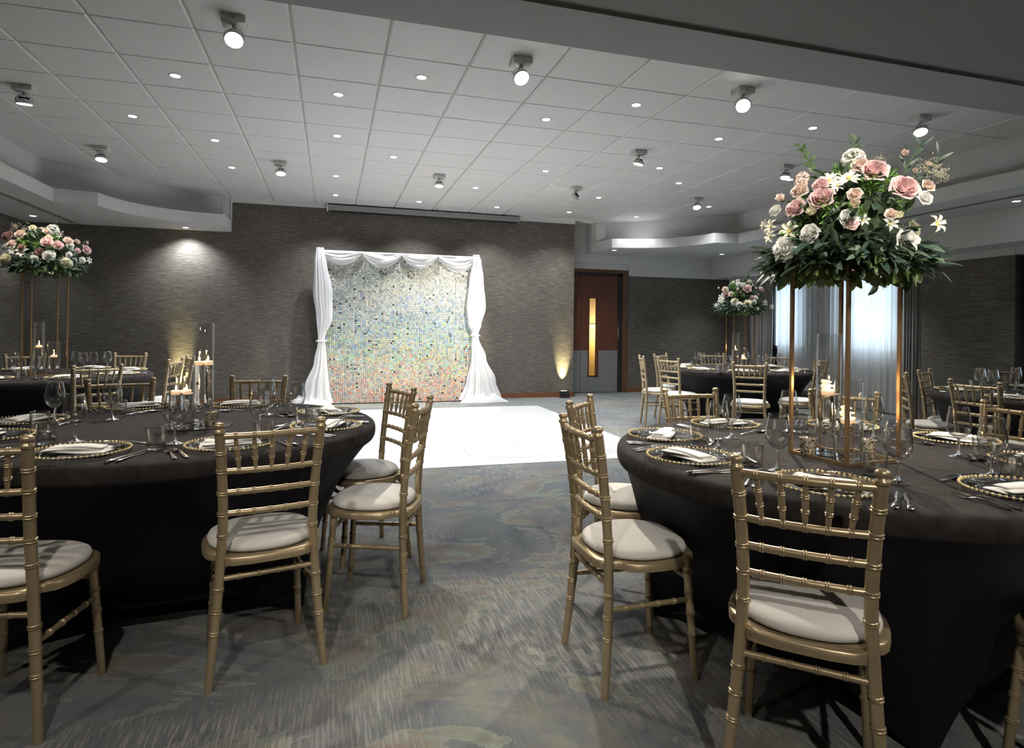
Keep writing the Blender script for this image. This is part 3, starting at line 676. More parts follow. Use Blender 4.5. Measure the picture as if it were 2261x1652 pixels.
def mk_chair():
    t = thing('chiavari_chair', cat='chair')
    for s in (-1, 1):
        fn = lambda z, s=s: (s * posty(z)[0], posty(z)[1], z)
        p = mkbar(fn, 0, .885, .885, .0155, [.19, .262, .335, .52, .597, .672, .750, .816], rfun=lambda z: .0135 + .003 * min(1, z / .3), dr=.0032, hw=.0065)
        fx, fy = posty(.9)
        p.lathe([(.0165, .882), (.0185, .887), (.0185, .890), (.0165, .893), (.0135, .897), (.0135, .901), (.0175, .905), (.0185, .909), (.0175, .914), (.012, .919), (0, .921)], 16, Matrix.Translation((s * fx, fy, 0)))
        ob('leg', p.mesh('back_leg', 'gold'), t)
    for s in (-1, 1):
        fn = lambda z, s=s: (s * (.168 - .022 * z / .43), .172 - .03 * z / .43, z)
        ob('leg', mkbar(fn, 0, .435, .435, .014, [.16, .235, .31, .385, .412], rfun=lambda z: .0125 + .0025 * z / .43).mesh('front_leg', 'gold'), t)
    # seat frame
    o2 = seat_out
    rings = []
    for z, k in ((.415, .965), (.418, 1), (.442, 1.0), (.447, .975), (.447, .90)): rings.append([(x * k, y * k, z) for x, y in o2])
    f_ = MB().loft(rings)
    for s in (-1, 1): f_.tube([(s * .150, -.155, .40), (s * .125, -.150, .415)], .006, 8)
    ob('seat_frame', f_.mesh('seat_frame', 'gold', ang=.9), t)
    # cushion
    rings = []; n = 48
    def sup(k, z, sx=1.):
        r = []
        for j in range(n):
            a = 2 * PI * j / n; c, s_ = math.cos(a), math.sin(a)
            e = 2 / 2.5
            x = .190 * math.copysign(abs(c) ** e, c); y = .183 * math.copysign(abs(s_) ** e, s_)
            if y < 0: x *= 1 - .13 * (-y / .183) ** 2
            r.append((x * k, y * k, z))
        return r
    for z, k in ((.447, .93), (.453, .985), (.463, 1.0), (.474, .975), (.483, .90), (.489, .76), (.4925, .55), (.494, .3), (.4945, .1)): rings.append(sup(k, z))
    ob('seat_cushion', MB().loft(rings).mesh('seat_cushion', 'pad', ang=3), t)
    # back rails
    def rail(z, nr, r0=.0105, bow=.018):
        x, y = posty(z); fn = lambda q: (q * x, y - bow * (1 - q * q) * (1 if z > .7 else .6), z)
        return mkbar(fn, -1, 1, 2 * x, r0, nr, seg=12, hw=.0055, dr=.0026)
    f5 = [-.68, -.35, 0, .35, .68]
    ob('back_rail', rail(.872, [-.71, -.355, 0, .355, .71], .0115).mesh('top_rail', 'gold'), t)
    ob('back_rail', rail(.748, [-.66, -.33, 0, .33, .66]).mesh('mid_rail', 'gold'), t)
    ob('back_rail', rail(.672, f5).mesh('low_rail', 'gold'), t); ob('back_rail', rail(.597, f5).mesh('low_rail', 'gold'), t)
    xt, yt = posty(.872); xb, yb = posty(.748)
    for k in range(-2, 3):
        qt, qb = .355 * k, .33 * k
        A = Vector((qt * xt, yt - .018 * (1 - qt * qt), .868)); Bp = Vector((qb * xb, yb - .018 * (1 - qb * qb), .752))
        fn = lambda q, A=A, Bp=Bp: tuple(A.lerp(Bp, q))
        ob('spindle', mkbar(fn, 0, 1, .116, .008, [.32, .66], seg=10, hw=.005, dr=.0022, rfun=lambda q: .0058 + .0032 * math.sin(PI * q)).mesh('spindle', 'gold'), t)
    # stretchers
    bx_, by_ = posty(.37); fx, fy = .168 - .022 * .37 / .43, .172 - .03 * .37 / .43
    f4 = [-.6, -.2, .2, .6]
    ob('stretcher', mkbar(lambda q: (q * bx_, by_, .37), -1, 1, 2 * bx_, .0095, f4, seg=10, dr=.0024).mesh('stretcher', 'gold'), t)
    ob('stretcher', mkbar(lambda q: (q * fx, fy, .36), -1, 1, 2 * fx, .0095, f4, seg=10, dr=.0024).mesh('stretcher', 'gold'), t)
    bx2, by2 = posty(.285); fx2, fy2 = .168 - .022 * .285 / .43, .172 - .03 * .285 / .43
    for s in (-1, 1):
        ob('stretcher', mkbar(lambda q, s=s: (s * (bx2 + (fx2 - bx2) * (q + 1) / 2), by2 + (fy2 - by2) * (q + 1) / 2, .285), -1, 1, .35, .0095, f4, seg=10, dr=.0024).mesh('stretcher', 'gold'), t)
    return t
CHAIR = Proto(mk_chair())
TB = dict(A=(-.70, 3.35), B=(2.05, 2.05), C=(-2.66, 6.90), D=(5.13, 6.90), E=(5.69, 3.45))
def chair(finx, finy, ang, label, grp):
    """finx, finy: midpoint between the two back post tops; ang: heading of the post line (deg); the chair faces +90 of it"""
    a = math.radians(ang); ox, oy = 0, -.221
    x = finx - (math.cos(a) * ox - math.sin(a) * oy); y = finy - (math.sin(a) * ox + math.cos(a) * oy)
    CHAIR.put((x, y, 0), a, label, grp)
G = 'gold chairs around the %s'
A_, B_, C_, D_, E_ = 'candle-vase table', 'big-flower table', 'far corner table', 'doorway table', 'pillar-side table'
for a in [
    (-.195, 2.299, 13, 'gold chair facing the candle-vase table on its viewer side, back fully in view', A_),
    (.413, 2.83, 70, 'gold chair at the candle-vase table seen side-on, closer to viewer of two by dance floor', A_),
    (.39, 3.552, 108, 'gold chair at the candle-vase table beside the dance floor, behind its side-on twin', A_),
    (-.461, 4.40, 172.4, 'gold chair at the far side of the candle-vase table, facing viewer near the backdrop drape', A_),
    (-1.23, 4.262, 195.6, 'gold chair at the far side of the candle-vase table, overlapping a corner-table chair', A_),
    (-1.018, 2.157, -12, 'gold chair cut off by picture edge beside the candle-vase table', A_),
    (1.164, 1.284, -43.4, 'gold chair with its whole back toward the viewer at the big-flower table', B_),
    (.875, 2.087, -90.7, 'gold chair beside the aisle at the big-flower table, side-on and closer to viewer', B_),
    (1.165, 2.77, -130, 'gold chair at the aisle side of the big-flower table, half hidden by its side-on neighbour', B_),
    (1.986, 3.09, 181, 'gold chair at the far side of the big-flower table, facing viewer behind the aisle-side glasses', B_),
    (2.826, 2.832, 141, 'gold chair at the big-flower table seen through the candle vases and stand', B_),
    (3.19, 2.13, 93, 'gold chair at the curtain side of the big-flower table, cut by picture edge', B_),
    (2.03, .88, 2, 'gold chair barely showing at the bottom corner of the picture by big-flower table', B_),
    (-1.81, 5.70, 33, 'gold chair on the viewer side of the far corner table, back toward viewer', C_),
    (-2.228, 8.05, 170, 'gold chair at the far side of the corner table against the wallpaper', C_),
    (-1.46, 6.70, 82, 'gold chair at the corner table edge, just behind the short candle vase', C_),
    (-1.45, 7.30, 112, 'gold chair at the corner table, mostly hidden behind the candle vases near wall glow', C_),
    (-3.2, 7.90, 205, 'gold chair behind the flower stand on the far corner table', C_),
    (3.91, 7.24, -110, 'gold chair seen edge-on at the doorway table, closest to the door', D_),
    (3.95, 6.64, -75, 'gold chair with white pad at the doorway table, back three-quarters toward viewer', D_),
    (4.55, 7.86, -150, 'gold chair behind the doorway table in front of the dark wallpaper', D_),
    (5.50, 7.98, 160, 'gold chair at the far side of the doorway table behind its flower stand', D_),
    (4.34, 5.62, -40, 'gold chair with white pad turned square to the viewer at the doorway table', D_),
    (6.16, 7.35, 120, 'gold chair at the doorway table in front of the glowing sheer curtain', D_),
    (5.30, 5.67, 42, 'gold chair seen edge-on through the tall vase at the doorway table', D_),
    (6.08, 6.45, 72, 'gold chair at the curtain side of the doorway table with shaded cushion', D_),
    (4.80, 4.182, -128.4, 'gold chair seen edge-on at the pillar-side table, in front of the drape', E_),
    (5.32, 4.40, -155, 'gold chair at the pillar-side table in front of the wallpapered pillar', E_),
    (4.40, 3.254, -86.7, 'gold chair in front of the pillar-side table with its back toward viewer', E_),
    (6.30, 4.42, 160, 'gold chair at the far side of the pillar-side table, cut by picture edge', E_)]:
    chair(*a[:4], G % a[4])

# ------------------------------------------------------------------ covered tables
def table(c, foot, lab, seed):
    n = 192; t = thing('banquet_table', (c[0], c[1], 0), 0, lab, 'table', 'round banquet tables')
    fa = [math.radians(foot + 90 * k) for k in range(4)]; R = random.Random(seed)
    prof = [(.745, .9225, 0), (.728, .929, 0), (.705, .929, 0), (.688, .924, .0), (.682, .921, .0), (.66, .90, .03), (.62, .90, .13), (.56, .90, .27), (.48, .90, .43), (.38, .90, .58), (.28, .90, .72), (.18, .90, .84), (.12, .90, .92), (.06, .90, .97), (.006, .90, 1.)]
    rings = []
    for z, r, k in prof:
        ring = []
        for j in range(n):
            a = 2 * PI * j / n; d = min(abs((a - q + PI) % (2 * PI) - PI) for q in fa); f_ = a - fa[0] - PI / 4
            sq = .555 * (abs(math.cos(f_)) ** 10 + abs(math.sin(f_)) ** 10) ** -.1; w = math.exp(-(d / .17) ** 2)
            rr = r * (1 - k) + k * (sq + .035 * math.exp(-(d / .07) ** 2))
            zz = z + .10 * (1 - w) * max(0, (k - .84) / .16)
            ring.append((rr * math.cos(a), rr * math.sin(a), zz))
        rings.append(ring)
    ob('stretch_cover', MB().loft(rings, cap=False).mesh('stretch_cover', 'black', ang=3), t)
    v = MB().lathe([(0, .7622), (.3, .7622), (.6, .762), (.85, .7615), (.895, .760), (.912, .756), (.923, .748), (.9285, .735), (.930, .718), (.929, .700), (.926, .692), (.9225, .690)], n)
    ob('velvet_topper', v.mesh('velvet_topper', 'velvet', ang=3), t)
    # legs of the folding table, inside the pockets
    for q in fa: ob('leg', MB().tube([(.70 * math.cos(q), .70 * math.sin(q), .0), (.60 * math.cos(q), .60 * math.sin(q), .74)], .016, 10).mesh('table_leg', 'dark'), t)
    return t
table(TB['A'], -40, 'black-covered round table with candle vases on a round mirror, beside the dance floor', 1)
table(TB['B'], -118, 'black-covered round table under the biggest flower display', 2)
table(TB['C'], 25, 'black-covered round table in the far corner by the plain wall', 3)
table(TB['D'], -70, 'black-covered round table beyond the dance floor near the doorway', 4)
table(TB['E'], -60, 'black-covered round table by the pillar, cut by picture edge', 5)

# ------------------------------------------------------------------ tableware prototypes (table surface at .7625)
TZ = .7628
def mk_charger():
    t = thing('charger_plate', cat='plate')
    ob('glass_plate', MB().lathe([(0, .004), (.10, .004), (.105, .006), (.115, .013), (.150, .0155), (.162, .016), (.163, .0145), (.150, .012), (.118, .009), (.112, .001), (.104, 0), (0, 0)], 56).mesh('charger', 'disc'), t)
    b_ = MB(); nb = 62
    for k in range(nb):
        a = 2 * PI * k / nb; b_.lathe([(0, -.0052), (.0036, -.0037), (.0052, 0), (.0036, .0037), (0, .0052)], 8, Matrix.Translation((.1625 * math.cos(a), .1625 * math.sin(a), .0165)))
    ob('gold_bead_rim', b_.mesh('beads', 'beads', ang=3), t); return t
def mk_napkin(seed):
    R = random.Random(seed); b_ = MB()
    for L, Wd, z0_, th, oy, yaw in ((.225, .098, .0, .013, 0, 0), (.205, .082, .0095, .012, .004, .10), (.190, .066, .018, .010, .002, -.06)):
        n, m = 26, 18; rings = []; ph = R.uniform(0, 6)
        for i in range(n + 1):
            u = i / n; e_ = min(1, (min(u, 1 - u) * n / 2.2 + .12)) ** .5; w_ = Wd * (1 - .22 * (u if seed % 2 else 1 - u)) * (.9 + .1 * e_); r = []
            for j in range(m):
                a = 2 * PI * j / m; c, s_ = math.cos(a), math.sin(a)
                x = (u - .5) * L; y = oy + .006 * math.sin(u * 4 + ph) + w_ / 2 * math.copysign(abs(c) ** .7, c) + yaw * x
                r.append((x, y, z0_ + th / 2 + .0022 * math.sin(u * 6 + ph) + th / 2 * e_ * s_ * (1 + .15 * math.sin(c * 5 + ph))))
            rings.append(r)
        b_.loft(rings)
    t = ob('folded_napkin', b_.mesh('folded_napkin', 'linen', ang=3)); t['category'] = 'napkin'; return t
def cutlery(kind, s):
    b_ = MB(); rings = []
    if kind == 'knife':
        prof = [(-.115, .006, .004, 0), (-.112, .0095, .007, 0), (-.08, .0095, .0075, 0), (-.03, .0075, .006, 0), (-.005, .006, .005, 0), (.002, .0085, .003, 0), (.02, .0095, .0022, 0), (.07, .0102, .0018, 0), (.095, .0095, .0015, 0), (.108, .006, .0012, 0), (.114, .001, .001, 0)]
    else:
        prof = [(-.10, .005, .002, .001), (-.095, .009, .003, .001), (-.06, .0075, .003, .004), (-.02, .004, .003, .009), (.01, .0032, .003, .010), (.028, .004, .003, .006)]
        prof += [(.036, .009, .002, .003), (.046, .0115, .0018, .001), (.056, .0118, .0018, .0005)] if kind == 'fork' else []
    for y, w, th, z in prof:
        rings.append([(w * math.cos(a), y, z + th / 2 + .0008 + th / 2 * math.sin(a)) for a in [i * PI / 4 for i in range(8)]])
    b_.loft(rings, T=Matrix.Scale(s, 4))
    if kind == 'fork':
        for x in (-.0098, -.0033, .0033, .0098):
            b_.tube([Vector((x, .054, .0015)) * s, Vector((x, .075, .002)) * s, Vector((x * .95, .098, .006)) * s], [.0015 * s, .0014 * s, .0008 * s], 6)
    if kind == 'spoon':
        n, m = 12, 16; v = []; f = []
        for sgn in (0, 1):
            for i in range(n + 1):
                for j in range(m):
                    r_ = i / n; a = 2 * PI * j / m
                    v.append(tuple(Vector((.0205 * r_ * math.cos(a) * (1 + .08 * math.sin(a)), .058 + .031 * r_ * math.sin(a), .0015 + .0075 * r_ ** 2 + sgn * .0012)) * s))
        o_ = (n + 1) * m
        for i in range(n):
            for j in range(m): k = (j + 1) % m; f += [(i * m + j, i * m + k, (i + 1) * m + k, (i + 1) * m + j), (o_ + i * m + j, o_ + (i + 1) * m + j, o_ + (i + 1) * m + k, o_ + i * m + k)]
        for j in range(m): k = (j + 1) % m; f.append((n * m + j, n * m + k, o_ + n * m + k, o_ + n * m + j))
        b_.add(v, f)
    return b_
def mk_cut(name, kind, s):
    t = ob(name, cutlery(kind, s).mesh(name, 'steel', ang=1.1)); t['category'] = kind; return t
def mk_wine():
    t = thing('wine_glass', cat='wine glass')
    bowl = [(.0268 + 0, .198), (.0290, .190), (.0345, .165), (.0400, .140), (.0412, .128), (.0395, .115), (.033, .100), (.021, .088), (.009, .082), (0, .081)]
    prof_o = [(0, .0745), (.006, .075), (.017, .081), (.030, .091), (.0385, .104), (.0428, .120), (.0430, .132), (.0415, .148), (.0375, .170), (.0330, .196), (.0325, .2005)]
    prof_i = [(.0318, .200), (.0362, .170), (.0402, .148), (.0416, .132), (.0413, .121), (.0370, .106), (.0288, .0945), (.016, .086), (0, .0835)]
    ob('bowl', MB().lathe(prof_o + prof_i, 36).mesh('bowl', 'wine', ang=3), t)
    ob('stem', MB().lathe([(0, .0745), (.0062, .0748), (.0048, .066), (.0042, .05), (.0048, .03), (.007, .016), (.0110, .0105), (.0215, .006), (.0325, .003), (.0345, .0015), (.0335, 0), (0, 0)], 30).mesh('stem_foot', 'glass', ang=3), t)
    return t
def mk_tumbler():
    t = thing('glass_tumbler', cat='tumbler')
    ob('glass_wall', MB().lathe([(.0345, .012), (.0375, .084), (.0380, .0895), (.0365, .0895), (.0355, .084), (.0322, .016)], 36).mesh('tumbler_wall', 'wine', ang=3), t)
    ob('thick_base', MB().lathe([(0, 0), (.031, 0), (.0335, .003), (.0345, .012), (.0322, .016), (.029, .011), (0, .0105)], 36).mesh('tumbler_base', 'glass', ang=3), t)
    return t
CHG, NAP = Proto(mk_charger()), [Proto(mk_napkin(1)), Proto(mk_napkin(2))]
KN, KN2, FK, FK2, SP, FD = Proto(mk_cut('dinner_knife', 'knife', 1.02)), Proto(mk_cut('starter_knife', 'knife', .88)), Proto(mk_cut('dinner_fork', 'fork', 1.0)), Proto(mk_cut('starter_fork', 'fork', .88)), Proto(mk_cut('dessert_spoon', 'spoon', .92)), Proto(mk_cut('dessert_fork', 'fork', .84))
WG, TU = Proto(mk_wine()), Proto(mk_tumbler())
sectors = ['curtain side', 'far curtain side', 'far side', 'far plain-wall side', 'plain-wall side', 'viewer and plain-wall side', 'viewer side', 'viewer and curtain side']
settings = dict(
    A=[(178, 993, 6), (516, 981, 7), (742, 939, 0), (727, 907, 1), (530, 892, 2), (302, 896, 3), (60, 926, 4), (-30, 962, 5)],
    B=[(1515, 1006, 4), (1468, 959, 3), (1608, 936, 2), (1859, 938, 1), (2108, 968, 0), (1825, 1067, 5), (2262, 1080, 6), (2296, 1017, 7)],
    C=[(160, 834, 7), (278, 824, 0), (300, 814.5, 1), (-20, 834, 6), (229, 809, 2), (52, 815, 3)],
    D=[(1494, 810, 4), (1517, 806, 3), (1543, 814.5, 5), (1642, 819, 6), (1746, 820, 7), (1754, 815, 0), (1700, 808, 1)],
    E=[(2113, 858.5, 3), (2220, 876, 4), (2264, 850, 2)])
names = dict(A=A_, B=B_, C=C_, D=D_, E=E_)
SET = {}; Rn = random.Random(11)
for tb, L in settings.items():
    c = TB[tb]; SET[tb] = []
    for k, (u, v_, se) in enumerate(L):
        x, y = onz(u, v_, TZ + .016); 
        rr = math.hypot(x - c[0], y - c[1])
        if rr > .74 or rr < .66:
            q = (.74 if rr > .74 else .66) / rr; x, y = c[0] + (x - c[0]) * q, c[1] + (y - c[1]) * q
        ang = math.atan2(c[1] - y, c[0] - x) - PI / 2; SET[tb].append((x, y, ang, se))
        where = '%s of the %s' % (sectors[se], names[tb])
        T = Matrix.Translation((x, y, 0)) @ Matrix.Rotation(ang, 4, 'Z')
        P = lambda a, b_, z=TZ: tuple(T @ Vector((a, b_, z)))
        CHG.put((x, y, TZ), Rn.uniform(0, 6), 'clear glass charger plate with gold beads, ' + where, 'gold-beaded chargers')
        nr = ang + Rn.uniform(-.35, .35) + (PI if Rn.random() < .5 else 0)
        NAP[k % 2].put(P(0, -.01, TZ + .0075), nr, 'white folded napkin on the beaded charger, ' + where, 'folded napkins')
        j = lambda s=.06: Rn.uniform(-s, s)
        KN.put(P(.188, -.03), ang + j(), 'longer steel knife, ' + where, 'steel cutlery'); KN2.put(P(.214, -.035), ang + j(), 'shorter steel knife, ' + where, 'steel cutlery')
        FK.put(P(-.190, -.03), ang + j(), 'larger steel fork, ' + where, 'steel cutlery'); FK2.put(P(-.222, -.035), ang + j(), 'smaller outer steel fork, ' + where, 'steel cutlery')
        SP.put(P(.03, .215), ang + PI / 2 + j(.3), 'steel dessert spoon above the plate, ' + where, 'steel cutlery')
        FD.put(P(-.02, .19), ang - PI / 2 + j(.3), 'small dessert fork above the plate, ' + where, 'steel cutlery')
def glasses(tb, wines, tumblers):
    for kind, P, L in (('wine', WG, wines), ('tumbler', TU, tumblers)):
        seen = {}
        for u, v_ in L:
            x, y = onz(u, v_, TZ)
            s = min(SET[tb], key=lambda q: math.hypot(q[0] - x, q[1] - y)); i = seen.get(s[3], 0); seen[s[3]] = i + 1
            extra = ['', 'second ', 'third '][i]
            lab = ('%sclear stemmed wine glass, %s of the %s' if kind == 'wine' else '%sshort clear tumbler, %s of the %s') % (extra, sectors[s[3]], names[tb])
            P.put((x, y, TZ), Rn.uniform(0, 6), lab, 'wine glasses' if kind == 'wine' else 'short tumblers')
glasses('A', [(121, 935), (165, 976), (247, 927), (385.6, 980), (572, 962), (589.5, 916), (655, 932)], [(88, 953), (104, 981), (262, 921), (345, 992), (629, 918), (691, 937), (581, 977)])
glasses('B', [(1585.6, 993), (1614.8, 968), (1741, 953), (1717, 1040), (1928, 972), (1982.8, 1067), (2116, 1010), (2190, 1052)], [(1543, 984), (1661, 1034), (1767, 955), (1932, 1056), (2172, 1019), (2229, 1061)])
glasses('C', [(31.5, 822.4), (77.7, 836.6), (167, 819), (184, 822), (206, 820.4), (237, 819)], [(19, 819), (49, 838.7)])
glasses('D', [(1538, 808), (1549, 813), (1582, 811), (1608, 822), (1647, 809), (1679, 823), (1698, 816), (1720, 813)], [(1530, 812), (1590, 822), (1660, 806)])
glasses('E', [(2164, 866), (2192, 870), (2243, 861)], [(2150, 862), (2212, 866), (2256, 872)])

# ------------------------------------------------------------------ candle vases, votives, stands
def vase(tb, x, y, r, h, wl, lab, z=TZ, nc=1, seed=0):
    t = thing('glass_cylinder_vase', (x, y, z), 0, lab, 'vase', 'cylinder candle vases')
    ob('glass_wall', MB().lathe([(r, .004), (r, h - .002), (r - .0012, h), (r - .0025, h - .002), (r - .0028, .016)], 40).mesh('vase_wall', 'thin', ang=3), t)
    ob('glass_base', MB().lathe([(0, 0), (r - .003, 0), (r, .004), (r, .012), (r - .003, .015), (0, .015)], 40).mesh('vase_base', 'glass'), t)
    ob('water', MB().lathe([(0, .0165), (r - .0035, .0165), (r - .0035, wl), (0, wl)], 40).mesh('water', 'water', ang=.5), t)
    R = random.Random(seed)
    for k in range(nc):
        a = R.uniform(0, 6.28); d_ = 0 if nc == 1 else r * .45; a = k * PI + .6
        cx, cy = d_ * math.cos(a), d_ * math.sin(a); cr_ = min(.0215 if nc > 1 else .026, r * .62)
        c = thing('floating_candle', (x + cx, y + cy, z + wl), 0, 'ivory floating candle %sburning in the %s' % ('' if nc == 1 else ['', 'second '][k], lab), 'candle', 'floating candles')
        ob('wax', MB().lathe([(0, -.010), (cr_ * .72, -.010), (cr_, .004), (cr_, .008), (cr_ * .9, .0095), (0, .008)], 24).mesh('wax', 'wax'), c)
        ob('wick', MB().tube([(0, 0, .008), (0, 0, .014)], .0008, 5).mesh('wick', 'wick'), c)
        ob('flame', MB().lathe([(0, .011), (.0032, .015), (.0042, .019), (.003, .026), (.0012, .032), (0, .036)], 10).mesh('flame', 'flame'), c)
        light('POINT', 'candle_glow', (x + cx, y + cy, z + wl + .028), .45, (1., .55, .22), rad=.006)
def votive(x, y, lab):
    t = ob('mercury_votive', MB().lathe([(0, 0), (.026, 0), (.028, .004), (.032, .062), (.034, .068), (.0325, .068), (.030, .062), (.026, .008), (0, .007)], 28).mesh('votive', 'mercury'))
    t.location = (x, y, TZ); tag(t, lab, 'tealight holder', 'speckled gold votives')
# candle-vase table: round mirror
mx, my = -.62, 3.27
t = thing('round_mirror', (mx, my, TZ), 0, 'round mirror plate under the vases of the candle-vase table', 'mirror')
ob('mirror_plate', MB().lathe([(0, 0), (.155, 0), (.157, .003), (.155, .005), (0, .005)], 64).mesh('mirror_plate', 'mirror', ang=.5), t)
for x_, aim_, pw_ in ((-2.5, (-.9, 2.2, .4), 75), (-.62, (-.1, 2.2, .5), 110), (1.34, (1.92, 1.9, 1.72), 260), (3.3, (1.7, 1.6, .7), 130), (.35, (1.25, 1.5, .45), 210), (5.3, (4.6, 2.6, .4), 60)):
    light('SPOT', 'near_spotlight_beam', (x_, -1.3 if x_ == .35 else .35, 2.98), pw_, (1., .92, .82), .75 if pw_ == 260 else 1.0, .8, .045, aim_)
vase('A', -.672, 3.19, .052, .29, .165, 'short cylinder vase on the round mirror', TZ + .006, 2)
vase('A', -.600, 3.31, .047, .49, .295, 'tall cylinder vase on the round mirror', TZ + .006, 2)
vv = ob('mercury_votive', MB().lathe([(0, 0), (.026, 0), (.028, .004), (.030, .062), (.031, .066), (.0295, .066), (.027, .062), (.024, .008), (0, .007)], 28).mesh('votive', 'mercury')); vv.location = (-.545, 3.215, TZ + .006); tag(vv, 'speckled gold votive beside the tall vase on the round mirror', 'tealight holder', 'speckled gold votives')
def stand(c, half_, h, rz, lab, z=TZ, bar=.0065):
    t = thing('flower_stand', (c[0], c[1], z), rz, lab, 'stand', 'tall metal flower stands')
    q = half_
    def sq(z0_, z1_):
        m_ = MB()
        m_.box(-q - bar, q + bar, -q - bar, -q + bar, z0_, z1_); m_.box(-q - bar, q + bar, q - bar, q + bar, z0_, z1_); m_.box(-q - bar, -q + bar, -q + bar, q - bar, z0_, z1_); m_.box(q - bar, q + bar, -q + bar, q - bar, z0_, z1_); return m_
    ob('base_frame', sq(.0, 2 * bar).mesh('base_frame', 'rose_gold', False), t); ob('top_frame', sq(h - 2 * bar, h).mesh('top_frame', 'rose_gold', False), t)
    for sx in (-1, 1):
        for sy in (-1, 1): ob('post', MB().box(sx * q - bar, sx * q + bar, sy * q - bar, sy * q + bar, 2 * bar, h - 2 * bar).mesh('post', 'rose_gold', False), t)
    ob('mirror_base', MB().box(-q + bar, q - bar, -q + bar, q - bar, .001, .004).mesh('mirror_base', 'mirror', False), t)
    return t
SB = (1.920, 1.925); stand(SB, .131, .735, math.radians(4), 'rose gold stand carrying the biggest flower display', bar=.0062)
vase('B', 1.885, 1.965, .046, .475, .245, 'tall cylinder vase inside the big-flower stand', TZ + .006, 2)
vase('B', 1.880, 1.862, .050, .30, .150, 'short cylinder vase inside the big-flower stand', TZ + .006, 2)
x, y = onz(1788, 1006, TZ + .006); votive(1.80, 1.975, 'speckled gold votive inside the big-flower stand, aisle corner'); bpy.data.objects[-1]; 
votive(2.005, 1.895, 'speckled gold votive inside the big-flower stand, curtain corner')
for o in COL.objects:
    if o.name.startswith('mercury_votive') and o.location.x > 1: o.location.z = TZ + .0045
SD = (5.12, 6.83); stand(SD, .130, .755, math.radians(-14), 'rose gold flower stand on the doorway table')
vase('D', 5.06, 6.84, .046, .46, .245, 'tall cylinder vase inside the doorway-table stand', TZ + .006, 1)
vase('D', 5.13, 6.76, .046, .26, .13, 'short cylinder vase inside the doorway-table stand', TZ + .006, 2)
SC = (-2.60, 6.80); stand(SC, .140, .99, math.radians(36), 'slim rose gold flower stand on the far corner table')
vase('C', -2.66, 6.84, .050, .49, .26, 'tall cylinder vase inside the corner-table stand', TZ + .006, 1)
vase('C', -2.52, 6.79, .050, .31, .17, 'short cylinder vase inside the corner-table stand', TZ + .006, 1)

# ------------------------------------------------------------------ flowers
def petal(b_, ang, Rr, wid, hgt, flare, drop, seed, na=5, nb=5, wav=.05, T=None, taper=.0):
    R = random.Random(seed); v = []; f = []; p1 = R.uniform(0, 6)
    for i in range(nb + 1):
        q = i / nb
        for j in range(na + 1):
            a = -1 + 2 * j / na
            r_ = Rr * (.25 + .75 * math.sin(min(1, q * 1.15) * PI / 2)) + flare * q * q
            r_ += wav * math.sin(a * 4 + p1) * q * q
            h_ = hgt * q * (1 - .22 * a * a * q) - drop * q ** 3 + .02 * math.sin(a * 5 + p1 * 2) * q
            th = ang + a * wid * (math.sin(PI * (.18 + .72 * q)) if taper else (.45 + .55 * math.sin(PI / 2 * min(1, q * 1.6)))) * (1 - taper * q * q)
            v.append((r_ * math.cos(th), r_ * math.sin(th), h_))
    for i in range(nb):
        for j in range(na): k = i * (na + 1) + j; f.append((k, k + 1, k + na + 2, k + na + 1))
    b_.add(v, f, T)
def rose(n, seed, openness=1.):
    b_ = MB(); R = random.Random(seed)
    for i in range(n):
        t_ = i / (n - 1)
        petal(b_, i * 2.4 + R.uniform(-.2, .2), .07 + .66 * t_ ** .85 * (.75 + .25 * openness), 1.2 - .45 * t_, 1.0 - .30 * t_ * openness, .30 * t_ ** 1.5 * openness, .30 * t_ ** 2 * openness, seed * 100 + i, wav=.07)
    return b_
def pompom(n, seed):
    b_ = MB(); R = random.Random(seed)
    for i in range(n):
        z = 1 - 1.55 * (i + .5) / n; r_ = math.sqrt(max(0, 1 - z * z)); a = i * 2.39996
        d = Vector((r_ * math.cos(a), r_ * math.sin(a), z)); T = Matrix.Translation(d * .62 + Vector((0, 0, .3))) @ d.to_track_quat('Z', 'Y').to_matrix().to_4x4() @ Matrix.Rotation(R.uniform(0, 6), 4, 'Z') @ Matrix.Scale(.34, 4)
        petal(b_, 0, .45, 1.3, .9, .35, .15, i, 3, 3, .1, T)
    return b_
def lily(seed, n=6, w=.42):
    b_ = MB(); R = random.Random(seed)
    for k in range(n):
        A = 2 * PI * k / n + R.uniform(-.12, .12); v = []; f = []
        for i in range(8):
            q = i / 7
            for j in range(4):
                a = -1 + 2 * j / 3; wd = w * math.sin(PI * (.08 + .88 * q)) * .5
                x = .12 + .95 * q + 0 * a; y_ = a * wd; z_ = .55 * math.sin(q * PI * .62) - .35 * q ** 3 + .08 * a * a
                v.append((x * math.cos(A) - y_ * math.sin(A), x * math.sin(A) + y_ * math.cos(A), z_))
        for i in range(7):
            for j in range(3): k2 = i * 4 + j; f.append((k2, k2 + 4, k2 + 5, k2 + 1))
        b_.add(v, f)
    return b_
def daisy(seed): 
    b_ = lily(seed, 11, .34)
    b_.v = [(x, y, z * .35) for x, y, z in b_.v]; return b_
def spray(seed):
    b_ = MB(); R = random.Random(seed)
    for i in range(70):
        d = Vector((R.gauss(0, .45), R.gauss(0, .45), R.uniform(.2, 1.1)))
        for k in range(4): 
            e_ = d + Vector((R.gauss(0, .05), R.gauss(0, .05), R.gauss(0, .05))); b_.lathe([(0, -.035), (.04, 0), (0, .035)], 5, Matrix.Translation(e_))
    return b_
BL = {}
